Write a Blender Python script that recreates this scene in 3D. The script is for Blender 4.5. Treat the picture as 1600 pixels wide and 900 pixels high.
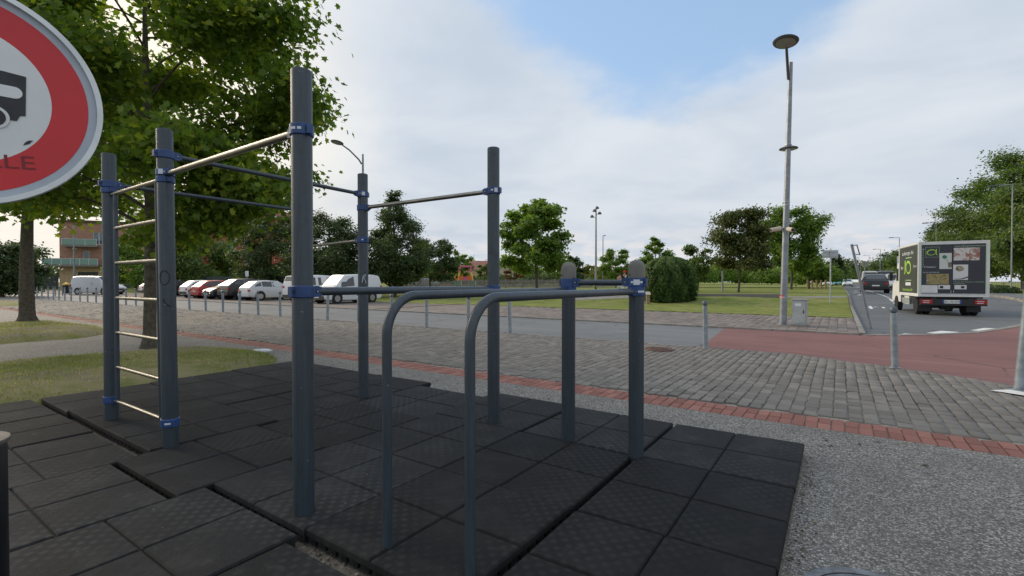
import bpy, bmesh, math, random
import numpy as np
from mathutils import Vector, Matrix

for o in list(bpy.data.objects):
    bpy.data.objects.remove(o)
scene = bpy.context.scene
COL = scene.collection
R = math.radians

# ------------------------------------------------------------------ camera, sky, sun, exposure
YAW = R(34.4)                       # the street grid is the world grid; the camera looks 34.4 degrees left of +Y
CAM_H = 1.37
cam_d = bpy.data.cameras.new('camera')
cam_d.sensor_width = 36.0
cam_d.lens = 36.0 * 750 / 1600
cam_d.clip_start = 0.05
cam_d.clip_end = 3000
cam = bpy.data.objects.new('camera', cam_d)
COL.objects.link(cam)
cam.location = (0, 0, CAM_H)
cam.rotation_euler = (R(90 - 0.764), 0, YAW)
scene.camera = cam

SUN_EL, SUN_AZ = 24.0, 180.0        # azimuth measured counter-clockwise from +X : the sun stands low over the car park
world = bpy.data.worlds.new('World')
scene.world = world
world.use_nodes = True
SKY_STRENGTH = 0.069

sun_d = bpy.data.lights.new('sun', 'SUN')
sun_d.energy = 1.7
sun_d.angle = R(28)
sun_d.color = (1.0, 0.84, 0.64)
sun = bpy.data.objects.new('sun', sun_d)
COL.objects.link(sun)
sdir = Vector((math.cos(R(SUN_AZ)) * math.cos(R(SUN_EL)), math.sin(R(SUN_AZ)) * math.cos(R(SUN_EL)), math.sin(R(SUN_EL))))
sun.rotation_euler = (-sdir).to_track_quat('-Z', 'Y').to_euler()

vs = scene.view_settings
vs.view_transform = 'Standard'
vs.look = 'None'
vs.exposure = 0.74
vs.gamma = 1.0
vs.use_curve_mapping = False


class NT:
    """small helper round a node tree"""
    def __init__(s, tree):
        s.t = tree
        s.n = tree.nodes
        s.l = tree.links

    def new(s, typ, **kw):
        nd = s.n.new(typ)
        for k, v in kw.items():
            setattr(nd, k, v)
        return nd

    def put(s, sock, v):
        if isinstance(v, bpy.types.NodeSocket):
            s.l.new(v, sock)
        elif v is not None:
            if hasattr(sock, 'default_value'):
                dv = sock.default_value
                if hasattr(dv, '__len__') and not hasattr(v, '__len__'):
                    v = [v] * len(dv)
                elif hasattr(dv, '__len__') and len(v) == 3 and len(dv) == 4:
                    v = (*v, 1)
                sock.default_value = v

    def math(s, op, a, b=None, c=None, clamp=False):
        nd = s.new('ShaderNodeMath', operation=op, use_clamp=clamp)
        s.put(nd.inputs[0], a)
        s.put(nd.inputs[1], b)
        s.put(nd.inputs[2], c)
        return nd.outputs[0]

    def vmath(s, op, a, b=None):
        nd = s.new('ShaderNodeVectorMath', operation=op)
        s.put(nd.inputs[0], a)
        s.put(nd.inputs[1], b)
        return nd.outputs['Value'] if op in ('DOT_PRODUCT', 'LENGTH', 'DISTANCE') else nd.outputs[0]

    def mix(s, f, a, b, blend='MIX'):
        nd = s.new('ShaderNodeMix', data_type='RGBA', blend_type=blend, clamp_factor=True)
        s.put(nd.inputs[0], f)
        s.put(nd.inputs[6], a)
        s.put(nd.inputs[7], b)
        return nd.outputs[2]

    def noise(s, vec, scale, detail=4, rough=.55, dist=0, dim='3D'):
        nd = s.new('ShaderNodeTexNoise', noise_dimensions=dim)
        s.put(nd.inputs['Vector'], vec)
        nd.inputs['Scale'].default_value = scale
        nd.inputs['Detail'].default_value = detail
        nd.inputs['Roughness'].default_value = rough
        nd.inputs['Distortion'].default_value = dist
        return nd.outputs['Fac']

    def ramp(s, f, stops, interp='LINEAR'):
        nd = s.new('ShaderNodeValToRGB')
        cr = nd.color_ramp
        cr.interpolation = interp
        while len(cr.elements) < len(stops):
            cr.elements.new(.5)
        for e, (p, c) in zip(cr.elements, stops):
            e.position = p
            e.color = (*c, 1) if hasattr(c, '__len__') else (c, c, c, 1)
        s.put(nd.inputs[0], f)
        return nd.outputs[0]

    def smooth(s, f, a, b):
        nd = s.new('ShaderNodeMapRange', interpolation_type='SMOOTHSTEP')
        s.put(nd.inputs[0], f)
        nd.inputs[1].default_value = a
        nd.inputs[2].default_value = b
        return nd.outputs[0]


def build_sky():
    k = NT(world.node_tree)
    k.n.clear()
    tc = k.new('ShaderNodeTexCoord')
    d = k.vmath('NORMALIZE', tc.outputs['Generated'])
    sep = k.new('ShaderNodeSeparateXYZ')
    k.l.new(d, sep.inputs[0])
    z = k.math('MAXIMUM', sep.outputs[2], 0.0)
    sky = k.new('ShaderNodeTexSky', sky_type='NISHITA')
    sky.sun_disc = False
    sky.sun_elevation = R(SUN_EL)
    sky.sun_rotation = R(90 - SUN_AZ)
    sky.air_density = 1.0
    sky.dust_density = 0.8
    sky.ozone_density = 1.5
    # cloud deck: the direction projected on a plane overhead
    den = k.math('ADD', z, 0.16)
    comb = k.new('ShaderNodeCombineXYZ')
    k.l.new(k.math('DIVIDE', sep.outputs[0], den), comb.inputs[0])
    k.l.new(k.math('DIVIDE', sep.outputs[1], den), comb.inputs[1])
    pv = comb.outputs[0]
    n1 = k.noise(pv, .8, 6, .50, .3)
    n2 = k.noise(pv, 3.0, 7, .58, .15)
    # the open blue gap in the cloud deck, up ahead and to the right
    gap_dir = Vector((-0.24, 1.0, 0.92)).normalized()
    gap = k.smooth(k.vmath('DOT_PRODUCT', d, tuple(gap_dir)), .86, .985)
    dens = k.math('ADD', k.math('MULTIPLY', n1, 1.15), k.math('MULTIPLY', n2, .35))
    dens = k.math('SUBTRACT', dens, k.math('MULTIPLY', gap, .50))
    low = k.smooth(z, .40, .02)
    dens = k.math('ADD', dens, k.math('MULTIPLY', low, .16))
    cover = k.smooth(dens, .35, .60)
    shade = k.smooth(k.noise(pv, 1.2, 5, .5, .3), .30, .70)
    cloud = k.mix(shade, (4.9, 5.6, 6.55), (6.8, 7.15, 7.6))
    sund = Vector((sdir.x, sdir.y, .12)).normalized()
    sg = k.smooth(k.vmath('DOT_PRODUCT', d, tuple(sund)), .72, 1.0)
    cloud = k.mix(k.math('MULTIPLY', sg, .8), cloud, (13.0, 11.3, 8.4))
    cloud = k.mix(k.math('MULTIPLY', low, .45), cloud, (5.3, 5.75, 6.3))
    hz = k.math('MULTIPLY', k.smooth(z, .16, .03), k.smooth(n2, .42, .62))
    cloud = k.mix(k.math('MULTIPLY', hz, .5), cloud, (8.3, 7.6, 7.2))
    blue = k.mix(.55, k.mix(1.0, sky.outputs[0], (1.6, 1.6, 1.6), 'MULTIPLY'), (4.1, 5.9, 8.3))
    col = k.mix(cover, blue, cloud)
    bg = k.new('ShaderNodeBackground')
    k.l.new(col, bg.inputs[0])
    bg.inputs[1].default_value = SKY_STRENGTH
    out = k.new('ShaderNodeOutputWorld')
    k.l.new(bg.outputs[0], out.inputs[0])


build_sky()

# ------------------------------------------------------------------ materials
MATS = {}


def mat(name, col=(.5, .5, .5), rough=.6, metal=0.0, var=.0, vscale=6.0, bump=0.0, bscale=40.0, col2=None, spec=.5, coat=0.0, objvar=0.0, island=None):
    """plain procedural material: base colour with noise mottling, fine relief; objvar varies it from object to object"""
    m = bpy.data.materials.new(name)
    m.use_nodes = True
    k = NT(m.node_tree)
    b = k.n['Principled BSDF']
    tc = k.new('ShaderNodeTexCoord')
    vec = tc.outputs['Object']
    c = None
    if var > 0 or col2 is not None:
        f = k.noise(vec, vscale, 6, .6)
        f = k.smooth(f, .3, .7)
        c2 = col2 if col2 is not None else tuple(x * (1 - var) for x in col)
        c1 = col if col2 is not None else tuple(min(1, x * (1 + var)) for x in col)
        c = k.mix(f, c1, c2)
    if objvar > 0:
        oi = k.new('ShaderNodeObjectInfo')
        at = k.new('ShaderNodeAttribute', attribute_name='rnd')
        rr = k.math('FRACT', k.math('ADD', oi.outputs['Random'], at.outputs['Fac']))
        g = k.math('ADD', k.math('MULTIPLY', rr, 2 * objvar), 1 - objvar)
        cc = k.new('ShaderNodeCombineColor')
        for i in range(3):
            k.l.new(g, cc.inputs[i])
        c = k.mix(1.0, c if c is not None else col, cc.outputs[0], 'MULTIPLY')
    k.put(b.inputs['Base Color'], c if c is not None else col)
    b.inputs['Roughness'].default_value = rough
    b.inputs['Metallic'].default_value = metal
    b.inputs['Specular IOR Level'].default_value = spec
    b.inputs['Coat Weight'].default_value = coat
    b.inputs['Coat Roughness'].default_value = .08
    if bump > 0:
        bp = k.new('ShaderNodeBump')
        bp.inputs['Strength'].default_value = min(1, bump)
        bp.inputs['Distance'].default_value = .01
        k.l.new(k.noise(vec, bscale, 5, .65), bp.inputs['Height'])
        k.l.new(bp.outputs[0], b.inputs['Normal'])
    MATS[name] = m
    return m


def leaf_mat(name, dark, mid, light, trans=.35):
    m = bpy.data.materials.new(name)
    m.use_nodes = True
    k = NT(m.node_tree)
    k.n.clear()
    at = k.new('ShaderNodeAttribute', attribute_name='rnd')
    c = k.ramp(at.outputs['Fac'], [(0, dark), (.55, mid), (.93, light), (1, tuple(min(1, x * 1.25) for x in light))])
    df = k.new('ShaderNodeBsdfPrincipled')
    k.l.new(c, df.inputs['Base Color'])
    df.inputs['Roughness'].default_value = .5
    df.inputs['Specular IOR Level'].default_value = .35
    tr = k.new('ShaderNodeBsdfTranslucent')
    k.l.new(k.mix(1.0, c, (1.5, 1.6, .7), 'MULTIPLY'), tr.inputs[0])
    mx = k.new('ShaderNodeMixShader')
    mx.inputs[0].default_value = trans
    k.l.new(df.outputs[0], mx.inputs[1])
    k.l.new(tr.outputs[0], mx.inputs[2])
    o = k.new('ShaderNodeOutputMaterial')
    k.l.new(mx.outputs[0], o.inputs[0])
    MATS[name] = m
    return m


def ground_mat(name, builder, rough=.85, spec=.3):
    m = bpy.data.materials.new(name)
    m.use_nodes = True
    k = NT(m.node_tree)
    b = k.n['Principled BSDF']
    g = k.new('ShaderNodeNewGeometry')
    c, h, dist = builder(k, g.outputs['Position'])
    k.put(b.inputs['Base Color'], c)
    b.inputs['Roughness'].default_value = rough
    b.inputs['Specular IOR Level'].default_value = spec
    if h is not None:
        bp = k.new('ShaderNodeBump')
        bp.inputs['Strength'].default_value = .9
        bp.inputs['Distance'].default_value = dist
        k.l.new(h, bp.inputs['Height'])
        k.l.new(bp.outputs[0], b.inputs['Normal'])
    MATS[name] = m
    return m


def voro(k, vec, scale, feature='F1', rnd=1.0):
    nd = k.new('ShaderNodeTexVoronoi', feature=feature)
    k.put(nd.inputs['Vector'], vec)
    nd.inputs['Scale'].default_value = scale
    nd.inputs['Randomness'].default_value = rnd
    return nd


def b_gravel(k, p):
    v = voro(k, p, 95)
    sep = k.new('ShaderNodeSeparateColor')
    k.l.new(v.outputs['Color'], sep.inputs[0])
    stone = k.ramp(sep.outputs[0], [(0, (.10, .094, .085)), (.35, (.235, .222, .20)), (.7, (.37, .35, .32)), (.9, (.50, .48, .445)), (1, (.62, .60, .57))])
    edge = k.smooth(v.outputs['Distance'], .35, .75)
    c = k.mix(k.math('MULTIPLY', edge, .75), stone, (.085, .078, .07))
    big = k.smooth(k.noise(p, .9, 5, .6), .3, .72)
    c = k.mix(k.math('MULTIPLY', big, .38), c, (.105, .10, .092))
    st = k.smooth(k.noise(p, 5, 4, .6), .56, .74)
    c = k.mix(k.math('MULTIPLY', st, .3), c, (.22, .2, .17))
    h = k.math('SUBTRACT', 1.0, v.outputs['Distance'])
    return c, h, .006


def b_asphalt(col_a, col_b):
    def f(k, p):
        n = k.noise(p, 160, 3, .7)
        c = k.mix(k.smooth(n, .3, .7), col_a, col_b)
        big = k.smooth(k.noise(p, .35, 6, .62), .35, .68)
        c = k.mix(k.math('MULTIPLY', big, .45), c, tuple(x * .72 for x in col_a))
        streak = k.new('ShaderNodeMapping')
        k.put(streak.inputs[0], p)
        streak.inputs['Scale'].default_value = (.12, 1.6, 1)
        sk = k.smooth(k.noise(streak.outputs[0], 1.4, 4, .6), .5, .72)
        c = k.mix(k.math('MULTIPLY', sk, .25), c, tuple(min(1, x * 1.5) for x in col_b))
        st = k.smooth(k.noise(p, 1.3, 7, .72), .60, .74)
        c = k.mix(k.math('MULTIPLY', st, .35), c, tuple(x * .5 for x in col_a))
        cr = voro(k, p, .42, 'DISTANCE_TO_EDGE')
        ck = k.math('MULTIPLY', k.smooth(cr.outputs['Distance'], .012, .003), k.smooth(k.noise(p, .5, 3), .5, .6))
        c = k.mix(k.math('MULTIPLY', ck, .6), c, (.03, .03, .03))
        return c, n, .004
    return f


def b_grass(k, p):
    n = k.noise(p, 1.1, 7, .68)
    f = k.noise(p, 38, 4, .7)
    c = k.mix(k.smooth(n, .38, .62), (.15, .205, .042), (.27, .275, .09))
    dry = k.smooth(k.noise(p, .45, 7, .75), .48, .66)
    c = k.mix(k.math('MULTIPLY', dry, .75), c, (.34, .30, .135))
    c = k.mix(k.math('MULTIPLY', k.smooth(f, .35, .7), .5), c, (.085, .13, .03))
    return c, f, .03


def b_mound(k, p):
    n = k.noise(p, 1.6, 7, .7)
    f = k.noise(p, 60, 4, .7)
    c = k.mix(k.smooth(n, .36, .60), (.21, .225, .075), (.34, .30, .16))
    c = k.mix(k.math('MULTIPLY', k.smooth(k.noise(p, .8, 5, .6), .50, .68), .85), c, (.235, .205, .165))
    c = k.mix(k.math('MULTIPLY', k.smooth(f, .35, .7), .4), c, (.12, .10, .05))
    return c, f, .02


def b_paver(k, p):
    mp = k.new('ShaderNodeMapping')
    k.put(mp.inputs[0], p)
    br = k.new('ShaderNodeTexBrick')
    k.l.new(mp.outputs[0], br.inputs['Vector'])
    br.inputs['Scale'].default_value = 1.0
    br.inputs['Brick Width'].default_value = .34
    br.inputs['Row Height'].default_value = .24
    br.inputs['Mortar Size'].default_value = .012
    br.inputs['Color1'].default_value = (.20, .165, .15, 1)
    br.inputs['Color2'].default_value = (.27, .225, .205, 1)
    br.inputs['Mortar'].default_value = (.085, .075, .065, 1)
    n = k.smooth(k.noise(p, 2.2, 6, .65), .3, .7)
    c = k.mix(k.math('MULTIPLY', n, .45), br.outputs['Color'], (.15, .14, .125))
    h = k.math('SUBTRACT', k.math('MULTIPLY', k.noise(p, 40, 3), .3), br.outputs['Fac'])
    return c, h, .01


def b_bed(k, p):
    n = k.noise(p, 26, 5, .7)
    c = k.mix(k.smooth(n, .3, .7), (.38, .36, .32), (.19, .185, .16))
    return c, n, .006


def b_dirt(k, p):
    n = k.noise(p, 30, 5, .7)
    return k.mix(k.smooth(n, .35, .7), (.12, .11, .095), (.27, .25, .22)), n, .01


ground_mat('gravel', b_gravel, .8)
ground_mat('asphalt', b_asphalt((.125, .135, .143), (.20, .21, .218)), .75, .4)
ground_mat('road_asphalt', b_asphalt((.10, .108, .115), (.165, .175, .183)), .75, .4)
ground_mat('red_asphalt', b_asphalt((.175, .082, .076), (.26, .138, .128)), .8)
ground_mat('grass', b_grass, .95, .1)
ground_mat('mound', b_mound, .95, .1)
ground_mat('paver', b_paver, .85)
ground_mat('bed', b_bed, .9)
ground_mat('dirt', b_dirt, .95)
ground_mat('concrete', lambda k, p: (k.mix(k.smooth(k.noise(p, 3, 6, .6), .3, .7), (.20, .19, .175), (.30, .285, .265)), k.noise(p, 70, 4), .003), .85)


def rubber_material():
    m = bpy.data.materials.new('rubber')
    m.use_nodes = True
    k = NT(m.node_tree)
    b = k.n['Principled BSDF']
    tc = k.new('ShaderNodeTexCoord')
    p = tc.outputs['Object']
    g = k.new('ShaderNodeNewGeometry')
    wpos = g.outputs['Position']
    sep = k.new('ShaderNodeSeparateXYZ')
    k.l.new(p, sep.inputs[0])
    w = 2 * math.pi / .0833
    sx = k.math('SINE', k.math('MULTIPLY', sep.outputs[0], w))
    sy = k.math('SINE', k.math('MULTIPLY', sep.outputs[1], w))
    dots = k.smooth(k.math('MULTIPLY', sx, sy), -.1, .9)
    patch = k.smooth(k.noise(wpos, 1.1, 3, .5), .42, .62)
    gran = k.noise(p, 230, 3, .7)
    c = k.mix(k.smooth(gran, .35, .7), (.010, .0105, .0115), (.032, .033, .035))
    wear = k.smooth(k.noise(wpos, 3.2, 6, .65), .45, .72)
    c = k.mix(k.math('MULTIPLY', wear, .75), c, (.040, .040, .040))
    dust = k.smooth(k.noise(wpos, 9.0, 6, .7), .56, .75)
    c = k.mix(k.math('MULTIPLY', dust, .42), c, (.085, .082, .076))
    c = k.mix(k.math('MULTIPLY', k.math('MULTIPLY', dots, patch), .45), c, (.066, .067, .070))
    speck = voro(k, wpos, 11)
    sp = k.smooth(speck.outputs['Distance'], .05, .025)
    c = k.mix(k.math('MULTIPLY', sp, k.smooth(k.noise(wpos, 1.7, 2), .5, .6)), c, (.32, .31, .29))
    oi = k.new('ShaderNodeObjectInfo')
    gain = k.math('ADD', k.math('MULTIPLY', oi.outputs['Random'], .6), .62)
    cc = k.new('ShaderNodeCombineColor')
    for i in range(3):
        k.l.new(gain, cc.inputs[i])
    k.l.new(k.mix(1.0, c, cc.outputs[0], 'MULTIPLY'), b.inputs['Base Color'])
    b.inputs['Roughness'].default_value = .8
    b.inputs['Specular IOR Level'].default_value = .22
    bp = k.new('ShaderNodeBump')
    bp.inputs['Strength'].default_value = .8
    bp.inputs['Distance'].default_value = .004
    k.l.new(k.math('ADD', gran, k.math('MULTIPLY', dots, .35)), bp.inputs['Height'])
    k.l.new(bp.outputs[0], b.inputs['Normal'])
    MATS['rubber'] = m


rubber_material()


def sett_material(name, stops, joint):
    m = bpy.data.materials.new(name)
    m.use_nodes = True
    k = NT(m.node_tree)
    b = k.n['Principled BSDF']
    g = k.new('ShaderNodeNewGeometry')
    oi = k.new('ShaderNodeObjectInfo')
    at = k.new('ShaderNodeAttribute', attribute_name='rnd')
    rr = k.math('FRACT', k.math('ADD', oi.outputs['Random'], at.outputs['Fac']))
    c = k.ramp(rr, stops)
    n = k.noise(g.outputs['Position'], 24, 6, .68)
    c = k.mix(k.math('MULTIPLY', k.smooth(n, .35, .7), .5), c, joint)
    big = k.smooth(k.noise(g.outputs['Position'], .8, 5, .6), .4, .7)
    c = k.mix(k.math('MULTIPLY', big, .3), c, stops[0][1])
    k.l.new(c, b.inputs['Base Color'])
    b.inputs['Roughness'].default_value = .78
    b.inputs['Specular IOR Level'].default_value = .35
    bp = k.new('ShaderNodeBump')
    bp.inputs['Strength'].default_value = .8
    bp.inputs['Distance'].default_value = .006
    k.l.new(k.noise(g.outputs['Position'], 60, 5, .65), bp.inputs['Height'])
    k.l.new(bp.outputs[0], b.inputs['Normal'])
    MATS[name] = m


sett_material('sett', [(0, (.145, .133, .119)), (.4, (.180, .166, .149)), (.75, (.208, .192, .172)), (1, (.25, .232, .21))], (.155, .145, .131))
sett_material('paver_block', [(0, (.15, .125, .112)), (.5, (.21, .178, .162)), (1, (.27, .235, .215))], (.14, .125, .11))
sett_material('brick', [(0, (.22, .085, .062)), (.5, (.31, .125, .095)), (1, (.38, .17, .13))], (.20, .12, .10))

def worn_paint(name, col, rough):
    m = bpy.data.materials.new(name)
    m.use_nodes = True
    k = NT(m.node_tree)
    b = k.n['Principled BSDF']
    g = k.new('ShaderNodeNewGeometry')
    p = g.outputs['Position']
    mp = k.new('ShaderNodeMapping')
    k.put(mp.inputs[0], p)
    mp.inputs['Scale'].default_value = (1, 1, .06)
    streak = k.smooth(k.noise(mp.outputs[0], 55, 4, .6), .35, .7)
    c = k.mix(k.math('MULTIPLY', streak, .5), col, tuple(x * 1.7 for x in col))
    blot = k.smooth(k.noise(p, 7, 6, .7), .5, .75)
    c = k.mix(k.math('MULTIPLY', blot, .4), c, tuple(x * .55 for x in col))
    chip = k.smooth(k.noise(p, 38, 3, .6), .70, .74)
    c = k.mix(k.math('MULTIPLY', chip, .8), c, (.22, .23, .23))
    scr = k.new('ShaderNodeMapping')
    k.put(scr.inputs[0], p)
    scr.inputs['Rotation'].default_value = (.5, .3, 0)
    scr.inputs['Scale'].default_value = (4, 60, 60)
    sc = k.smooth(k.noise(scr.outputs[0], 3.0, 2, .5), .71, .74)
    c = k.mix(k.math('MULTIPLY', sc, .5), c, (.20, .21, .22))
    k.l.new(c, b.inputs['Base Color'])
    k.l.new(k.math('ADD', k.math('MULTIPLY', blot, .2), rough), b.inputs['Roughness'])
    b.inputs['Specular IOR Level'].default_value = .5
    MATS[name] = m


worn_paint('post_paint', (.029, .042, .053), .42)
worn_paint('bar_paint', (.036, .050, .063), .34)
mat('bar_paint_plain', (.045, .060, .075), .36, .15, .2, 6, spec=.5)
mat('steel', (.31, .295, .265), .34, 1.0, .15, 8)
mat('clamp_blue', (.022, .062, .19), .42, 0, .25, 14)
mat('clamp_dark', (.012, .02, .045), .5)
mat('cap_grey', (.17, .165, .15), .75, 0, .15, 10, .2, 90)
mat('sticker', (.62, .66, .72), .5)
mat('ink', (.02, .02, .025), .6)
mat('bollard_grey', (.27, .31, .34), .45, .35, .22, 9, .1, 60)
mat('bollard_head', (.10, .12, .145), .45, .3, .2, 9)
mat('pole_grey', (.25, .28, .31), .45, .4, .2, 5)
mat('pole_dark', (.10, .105, .105), .5, .3)
mat('galv', (.45, .48, .50), .45, .6, .18, 9)
mat('lamp_glass', (.30, .31, .30), .25)
mat('cabinet', (.36, .39, .40), .55, .1, .12, 4)
mat('sign_red', (.56, .022, .030), .42, 0, .06, 4)
mat('sign_white', (.68, .71, .72), .45, 0, .07, 3)
mat('sign_grey', (.40, .45, .52), .5, .1, .1, 4)
mat('sign_rim', (.66, .70, .72), .4, .2, .1, 6)
mat('sign_back', (.42, .45, .47), .5, .4, .1, 6)
mat('sign_black', (.022, .024, .03), .5, 0, .3, 12)
mat('scribble', (.20, .03, .034), .7)
mat('black_metal', (.012, .012, .014), .42, .2, .2, 8)
mat('bin_cap', (.17, .15, .13), .5, .2, .3, 14)
mat('iron', (.20, .205, .215), .5, .6, .35, 16, .3, 80)
mat('rust_iron', (.13, .075, .058), .8, .2, .3, 10)
mat('white_paint', (.72, .72, .70), .6, 0, .12, 12)
mat('bark', (.135, .118, .088), .95, 0, 0, 14, .9, 26, col2=(.062, .055, .042))
mat('bark_dark', (.07, .058, .045), .95, 0, .4, 10, .6, 20)
mat('wood', (.26, .19, .12), .8, 0, .3, 8)
mat('fence_wood', (.22, .20, .185), .9, 0, .3, 5, objvar=.2)
mat('plastic_clear', (.78, .82, .84), .2, 0, .05, 30)
mat('tyre', (.014, .014, .015), .85)
mat('rim', (.40, .41, .42), .35, .8)
mat('glass', (.035, .045, .052), .06, 0, spec=.8)
mat('window_glass', (.10, .13, .16), .08, 0, spec=.8)
mat('trim', (.018, .018, .02), .55)
mat('tail_red', (.42, .012, .012), .25)
mat('headlamp', (.62, .66, .70), .12, .1)
mat('plate', (.70, .71, .68), .5)
mat('plate_blue', (.03, .10, .42), .5)
for nm, cc in dict(car_white=(.66, .68, .70), car_silver=(.52, .54, .56), car_red=(.36, .02, .022), car_black=(.007, .008, .010), car_navy=(.016, .024, .04), car_grey=(.16, .17, .18), car_cyan=(.10, .38, .46)).items():
    mat(nm, cc, .32, .1, coat=.35)
mat('truck_white', (.66, .67, .66), .45, 0, .06, 3)
mat('truck_dark', (.034, .038, .052), .4, 0, .1, 3)
mat('truck_side', (.045, .052, .046), .42, 0, .1, 3)
mat('lime', (.36, .60, .07), .5)
mat('lime_pale', (.42, .62, .36), .5)
mat('brick_red', (.30, .062, .042), .9, 0, .18, 3, .3, 30)
mat('brick_tan', (.47, .34, .20), .9, 0, .14, 2, .3, 30)
mat('brick_pink', (.36, .20, .14), .9, 0, .14, 2, .3, 30)
mat('render_pale', (.50, .45, .36), .9, 0, .1, 1)
mat('roof_dark', (.09, .06, .05), .85, 0, .2, 3)
mat('roof_tile', (.26, .11, .085), .85, 0, .25, 3)
mat('frame_white', (.62, .63, .63), .5)
mat('shutter_dark', (.045, .06, .06), .6)
mat('slab', (.20, .19, .18), .8)
mat('rail_glass', (.13, .25, .20), .15, 0, spec=.7)
mat('pink', (.55, .10, .25), .5)
mat('yellow', (.72, .45, .08), .5)
mat('orange', (.62, .14, .02), .5)
mat('green_paint', (.03, .20, .09), .5)
mat('skin', (.42, .24, .17), .6)
mat('cloth_white', (.66, .66, .68), .9)
mat('cloth_black', (.018, .014, .02), .9)
mat('cloth_red', (.55, .03, .02), .8)
mat('hair', (.03, .02, .014), .7)

leaf_mat('leaf_maple', (.066, .120, .017), (.145, .222, .032), (.34, .36, .05), .56)
leaf_mat('leaf_bright', (.075, .14, .024), (.14, .23, .042), (.26, .31, .065), .48)
leaf_mat('leaf_dark', (.036, .062, .023), (.066, .105, .036), (.125, .16, .058), .40)
leaf_mat('leaf_mid', (.054, .096, .025), (.10, .155, .04), (.20, .23, .06), .44)
leaf_mat('leaf_shrub', (.042, .082, .018), (.090, .155, .034), (.19, .25, .06), .40)
leaf_mat('leaf_brown', (.050, .072, .024), (.092, .118, .036), (.19, .15, .05), .40)
leaf_mat('leaf_gold', (.11, .13, .025), (.22, .21, .045), (.36, .28, .06), .42)
leaf_mat('leaf_rust', (.10, .05, .022), (.20, .10, .045), (.26, .16, .06), .34)
leaf_mat('blade', (.13, .18, .045), (.26, .28, .085), (.48, .42, .20), .3)
leaf_mat('dead_leaf', (.07, .055, .04), (.15, .12, .08), (.34, .30, .23), .1)

# ------------------------------------------------------------------ geometry helpers
def M(n):
    return MATS[n]


class MB:
    """collects shapes and links them as ONE mesh object"""
    def __init__(s):
        s.v = []
        s.f = []

    def add(s, vs, fs):
        o = len(s.v)
        s.v += [tuple(x) for x in vs]
        s.f += [tuple(i + o for i in f) for f in fs]
        return s

    def box(s, x0, x1, y0, y1, z0, z1, mtx=None):
        vs = [Vector(p) for p in ((x0, y0, z0), (x1, y0, z0), (x1, y1, z0), (x0, y1, z0), (x0, y0, z1), (x1, y0, z1), (x1, y1, z1), (x0, y1, z1))]
        if mtx is not None:
            vs = [mtx @ p for p in vs]
        return s.add(vs, [(0, 3, 2, 1), (4, 5, 6, 7), (0, 1, 5, 4), (1, 2, 6, 5), (2, 3, 7, 6), (3, 0, 4, 7)])

    def tube(s, pts, rad, n=12, caps=True):
        pts = [Vector(p) for p in pts]
        if not hasattr(rad, '__len__'):
            rad = [rad] * len(pts)
        vs, fs = [], []
        up = None
        for i, p in enumerate(pts):
            if i == 0:
                t = pts[1] - p
            elif i == len(pts) - 1:
                t = p - pts[i - 1]
            else:
                t = (pts[i + 1] - p).normalized() + (p - pts[i - 1]).normalized()
            t = t.normalized() if t.length > 1e-9 else Vector((0, 0, 1))
            if up is None:
                a = Vector((1, 0, 0)) if abs(t.x) < .8 else Vector((0, 1, 0))
                up = (a - t * a.dot(t)).normalized()
            else:
                up = (up - t * up.dot(t)).normalized()
            w = t.cross(up)
            for j in range(n):
                a = 2 * math.pi * j / n
                vs.append(p + (up * math.cos(a) + w * math.sin(a)) * rad[i])
        for i in range(len(pts) - 1):
            for j in range(n):
                k = (j + 1) % n
                fs.append((i * n + j, i * n + k, (i + 1) * n + k, (i + 1) * n + j))
        if caps:
            fs.append(tuple(range(n - 1, -1, -1)))
            b = (len(pts) - 1) * n
            fs.append(tuple(range(b, b + n)))
        return s.add(vs, fs)

    def lathe(s, prof, n=20, c=(0, 0, 0), axis='Z'):
        vs, fs = [], []
        for r, z in prof:
            for j in range(n):
                a = 2 * math.pi * j / n
                vs.append((c[0] + r * math.cos(a), c[1] + r * math.sin(a), c[2] + z) if axis == 'Z' else (c[0] + r * math.cos(a), c[1] + z, c[2] + r * math.sin(a)))
        for i in range(len(prof) - 1):
            for j in range(n):
                k = (j + 1) % n
                q = (i * n + j, i * n + k, (i + 1) * n + k, (i + 1) * n + j)
                fs.append(q if axis == 'Z' else q[::-1])
        a, b = tuple(range(n)), tuple(range((len(prof) - 1) * n, len(prof) * n))
        fs.append(a[::-1] if axis == 'Z' else a)
        fs.append(b if axis == 'Z' else b[::-1])
        return s.add(vs, fs)

    def prism(s, poly, z0, z1):
        """plan polygon (counter-clockwise) raised from z0 to z1"""
        n = len(poly)
        vs = [(x, y, z0) for x, y in poly] + [(x, y, z1) for x, y in poly]
        fs = [tuple(range(n - 1, -1, -1)), tuple(range(n, 2 * n))] + [(i, (i + 1) % n, n + (i + 1) % n, n + i) for i in range(n)]
        return s.add(vs, fs)

    def plate(s, poly, y0, y1):
        """polygon in the X-Z plane given thickness along Y; front at y0 faces -Y (poly counter-clockwise seen from -Y)"""
        n = len(poly)
        vs = [(x, y0, z) for x, z in poly] + [(x, y1, z) for x, z in poly]
        fs = [tuple(range(n)), tuple(range(2 * n - 1, n - 1, -1))] + [((i + 1) % n, i, n + i, n + (i + 1) % n) for i in range(n)]
        return s.add(vs, fs)

    def build(s, name, m, parent=None, smooth=None, loc=None):
        me = bpy.data.meshes.new(name)
        me.from_pydata(s.v, [], s.f)
        me.materials.append(M(m) if isinstance(m, str) else m)
        if smooth:
            me.shade_smooth()
            me.set_sharp_from_angle(angle=R(smooth))
        o = bpy.data.objects.new(name, me)
        COL.objects.link(o)
        if loc is not None:
            o.location = loc
        if parent is not None:
            o.parent = parent
        return o


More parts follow.
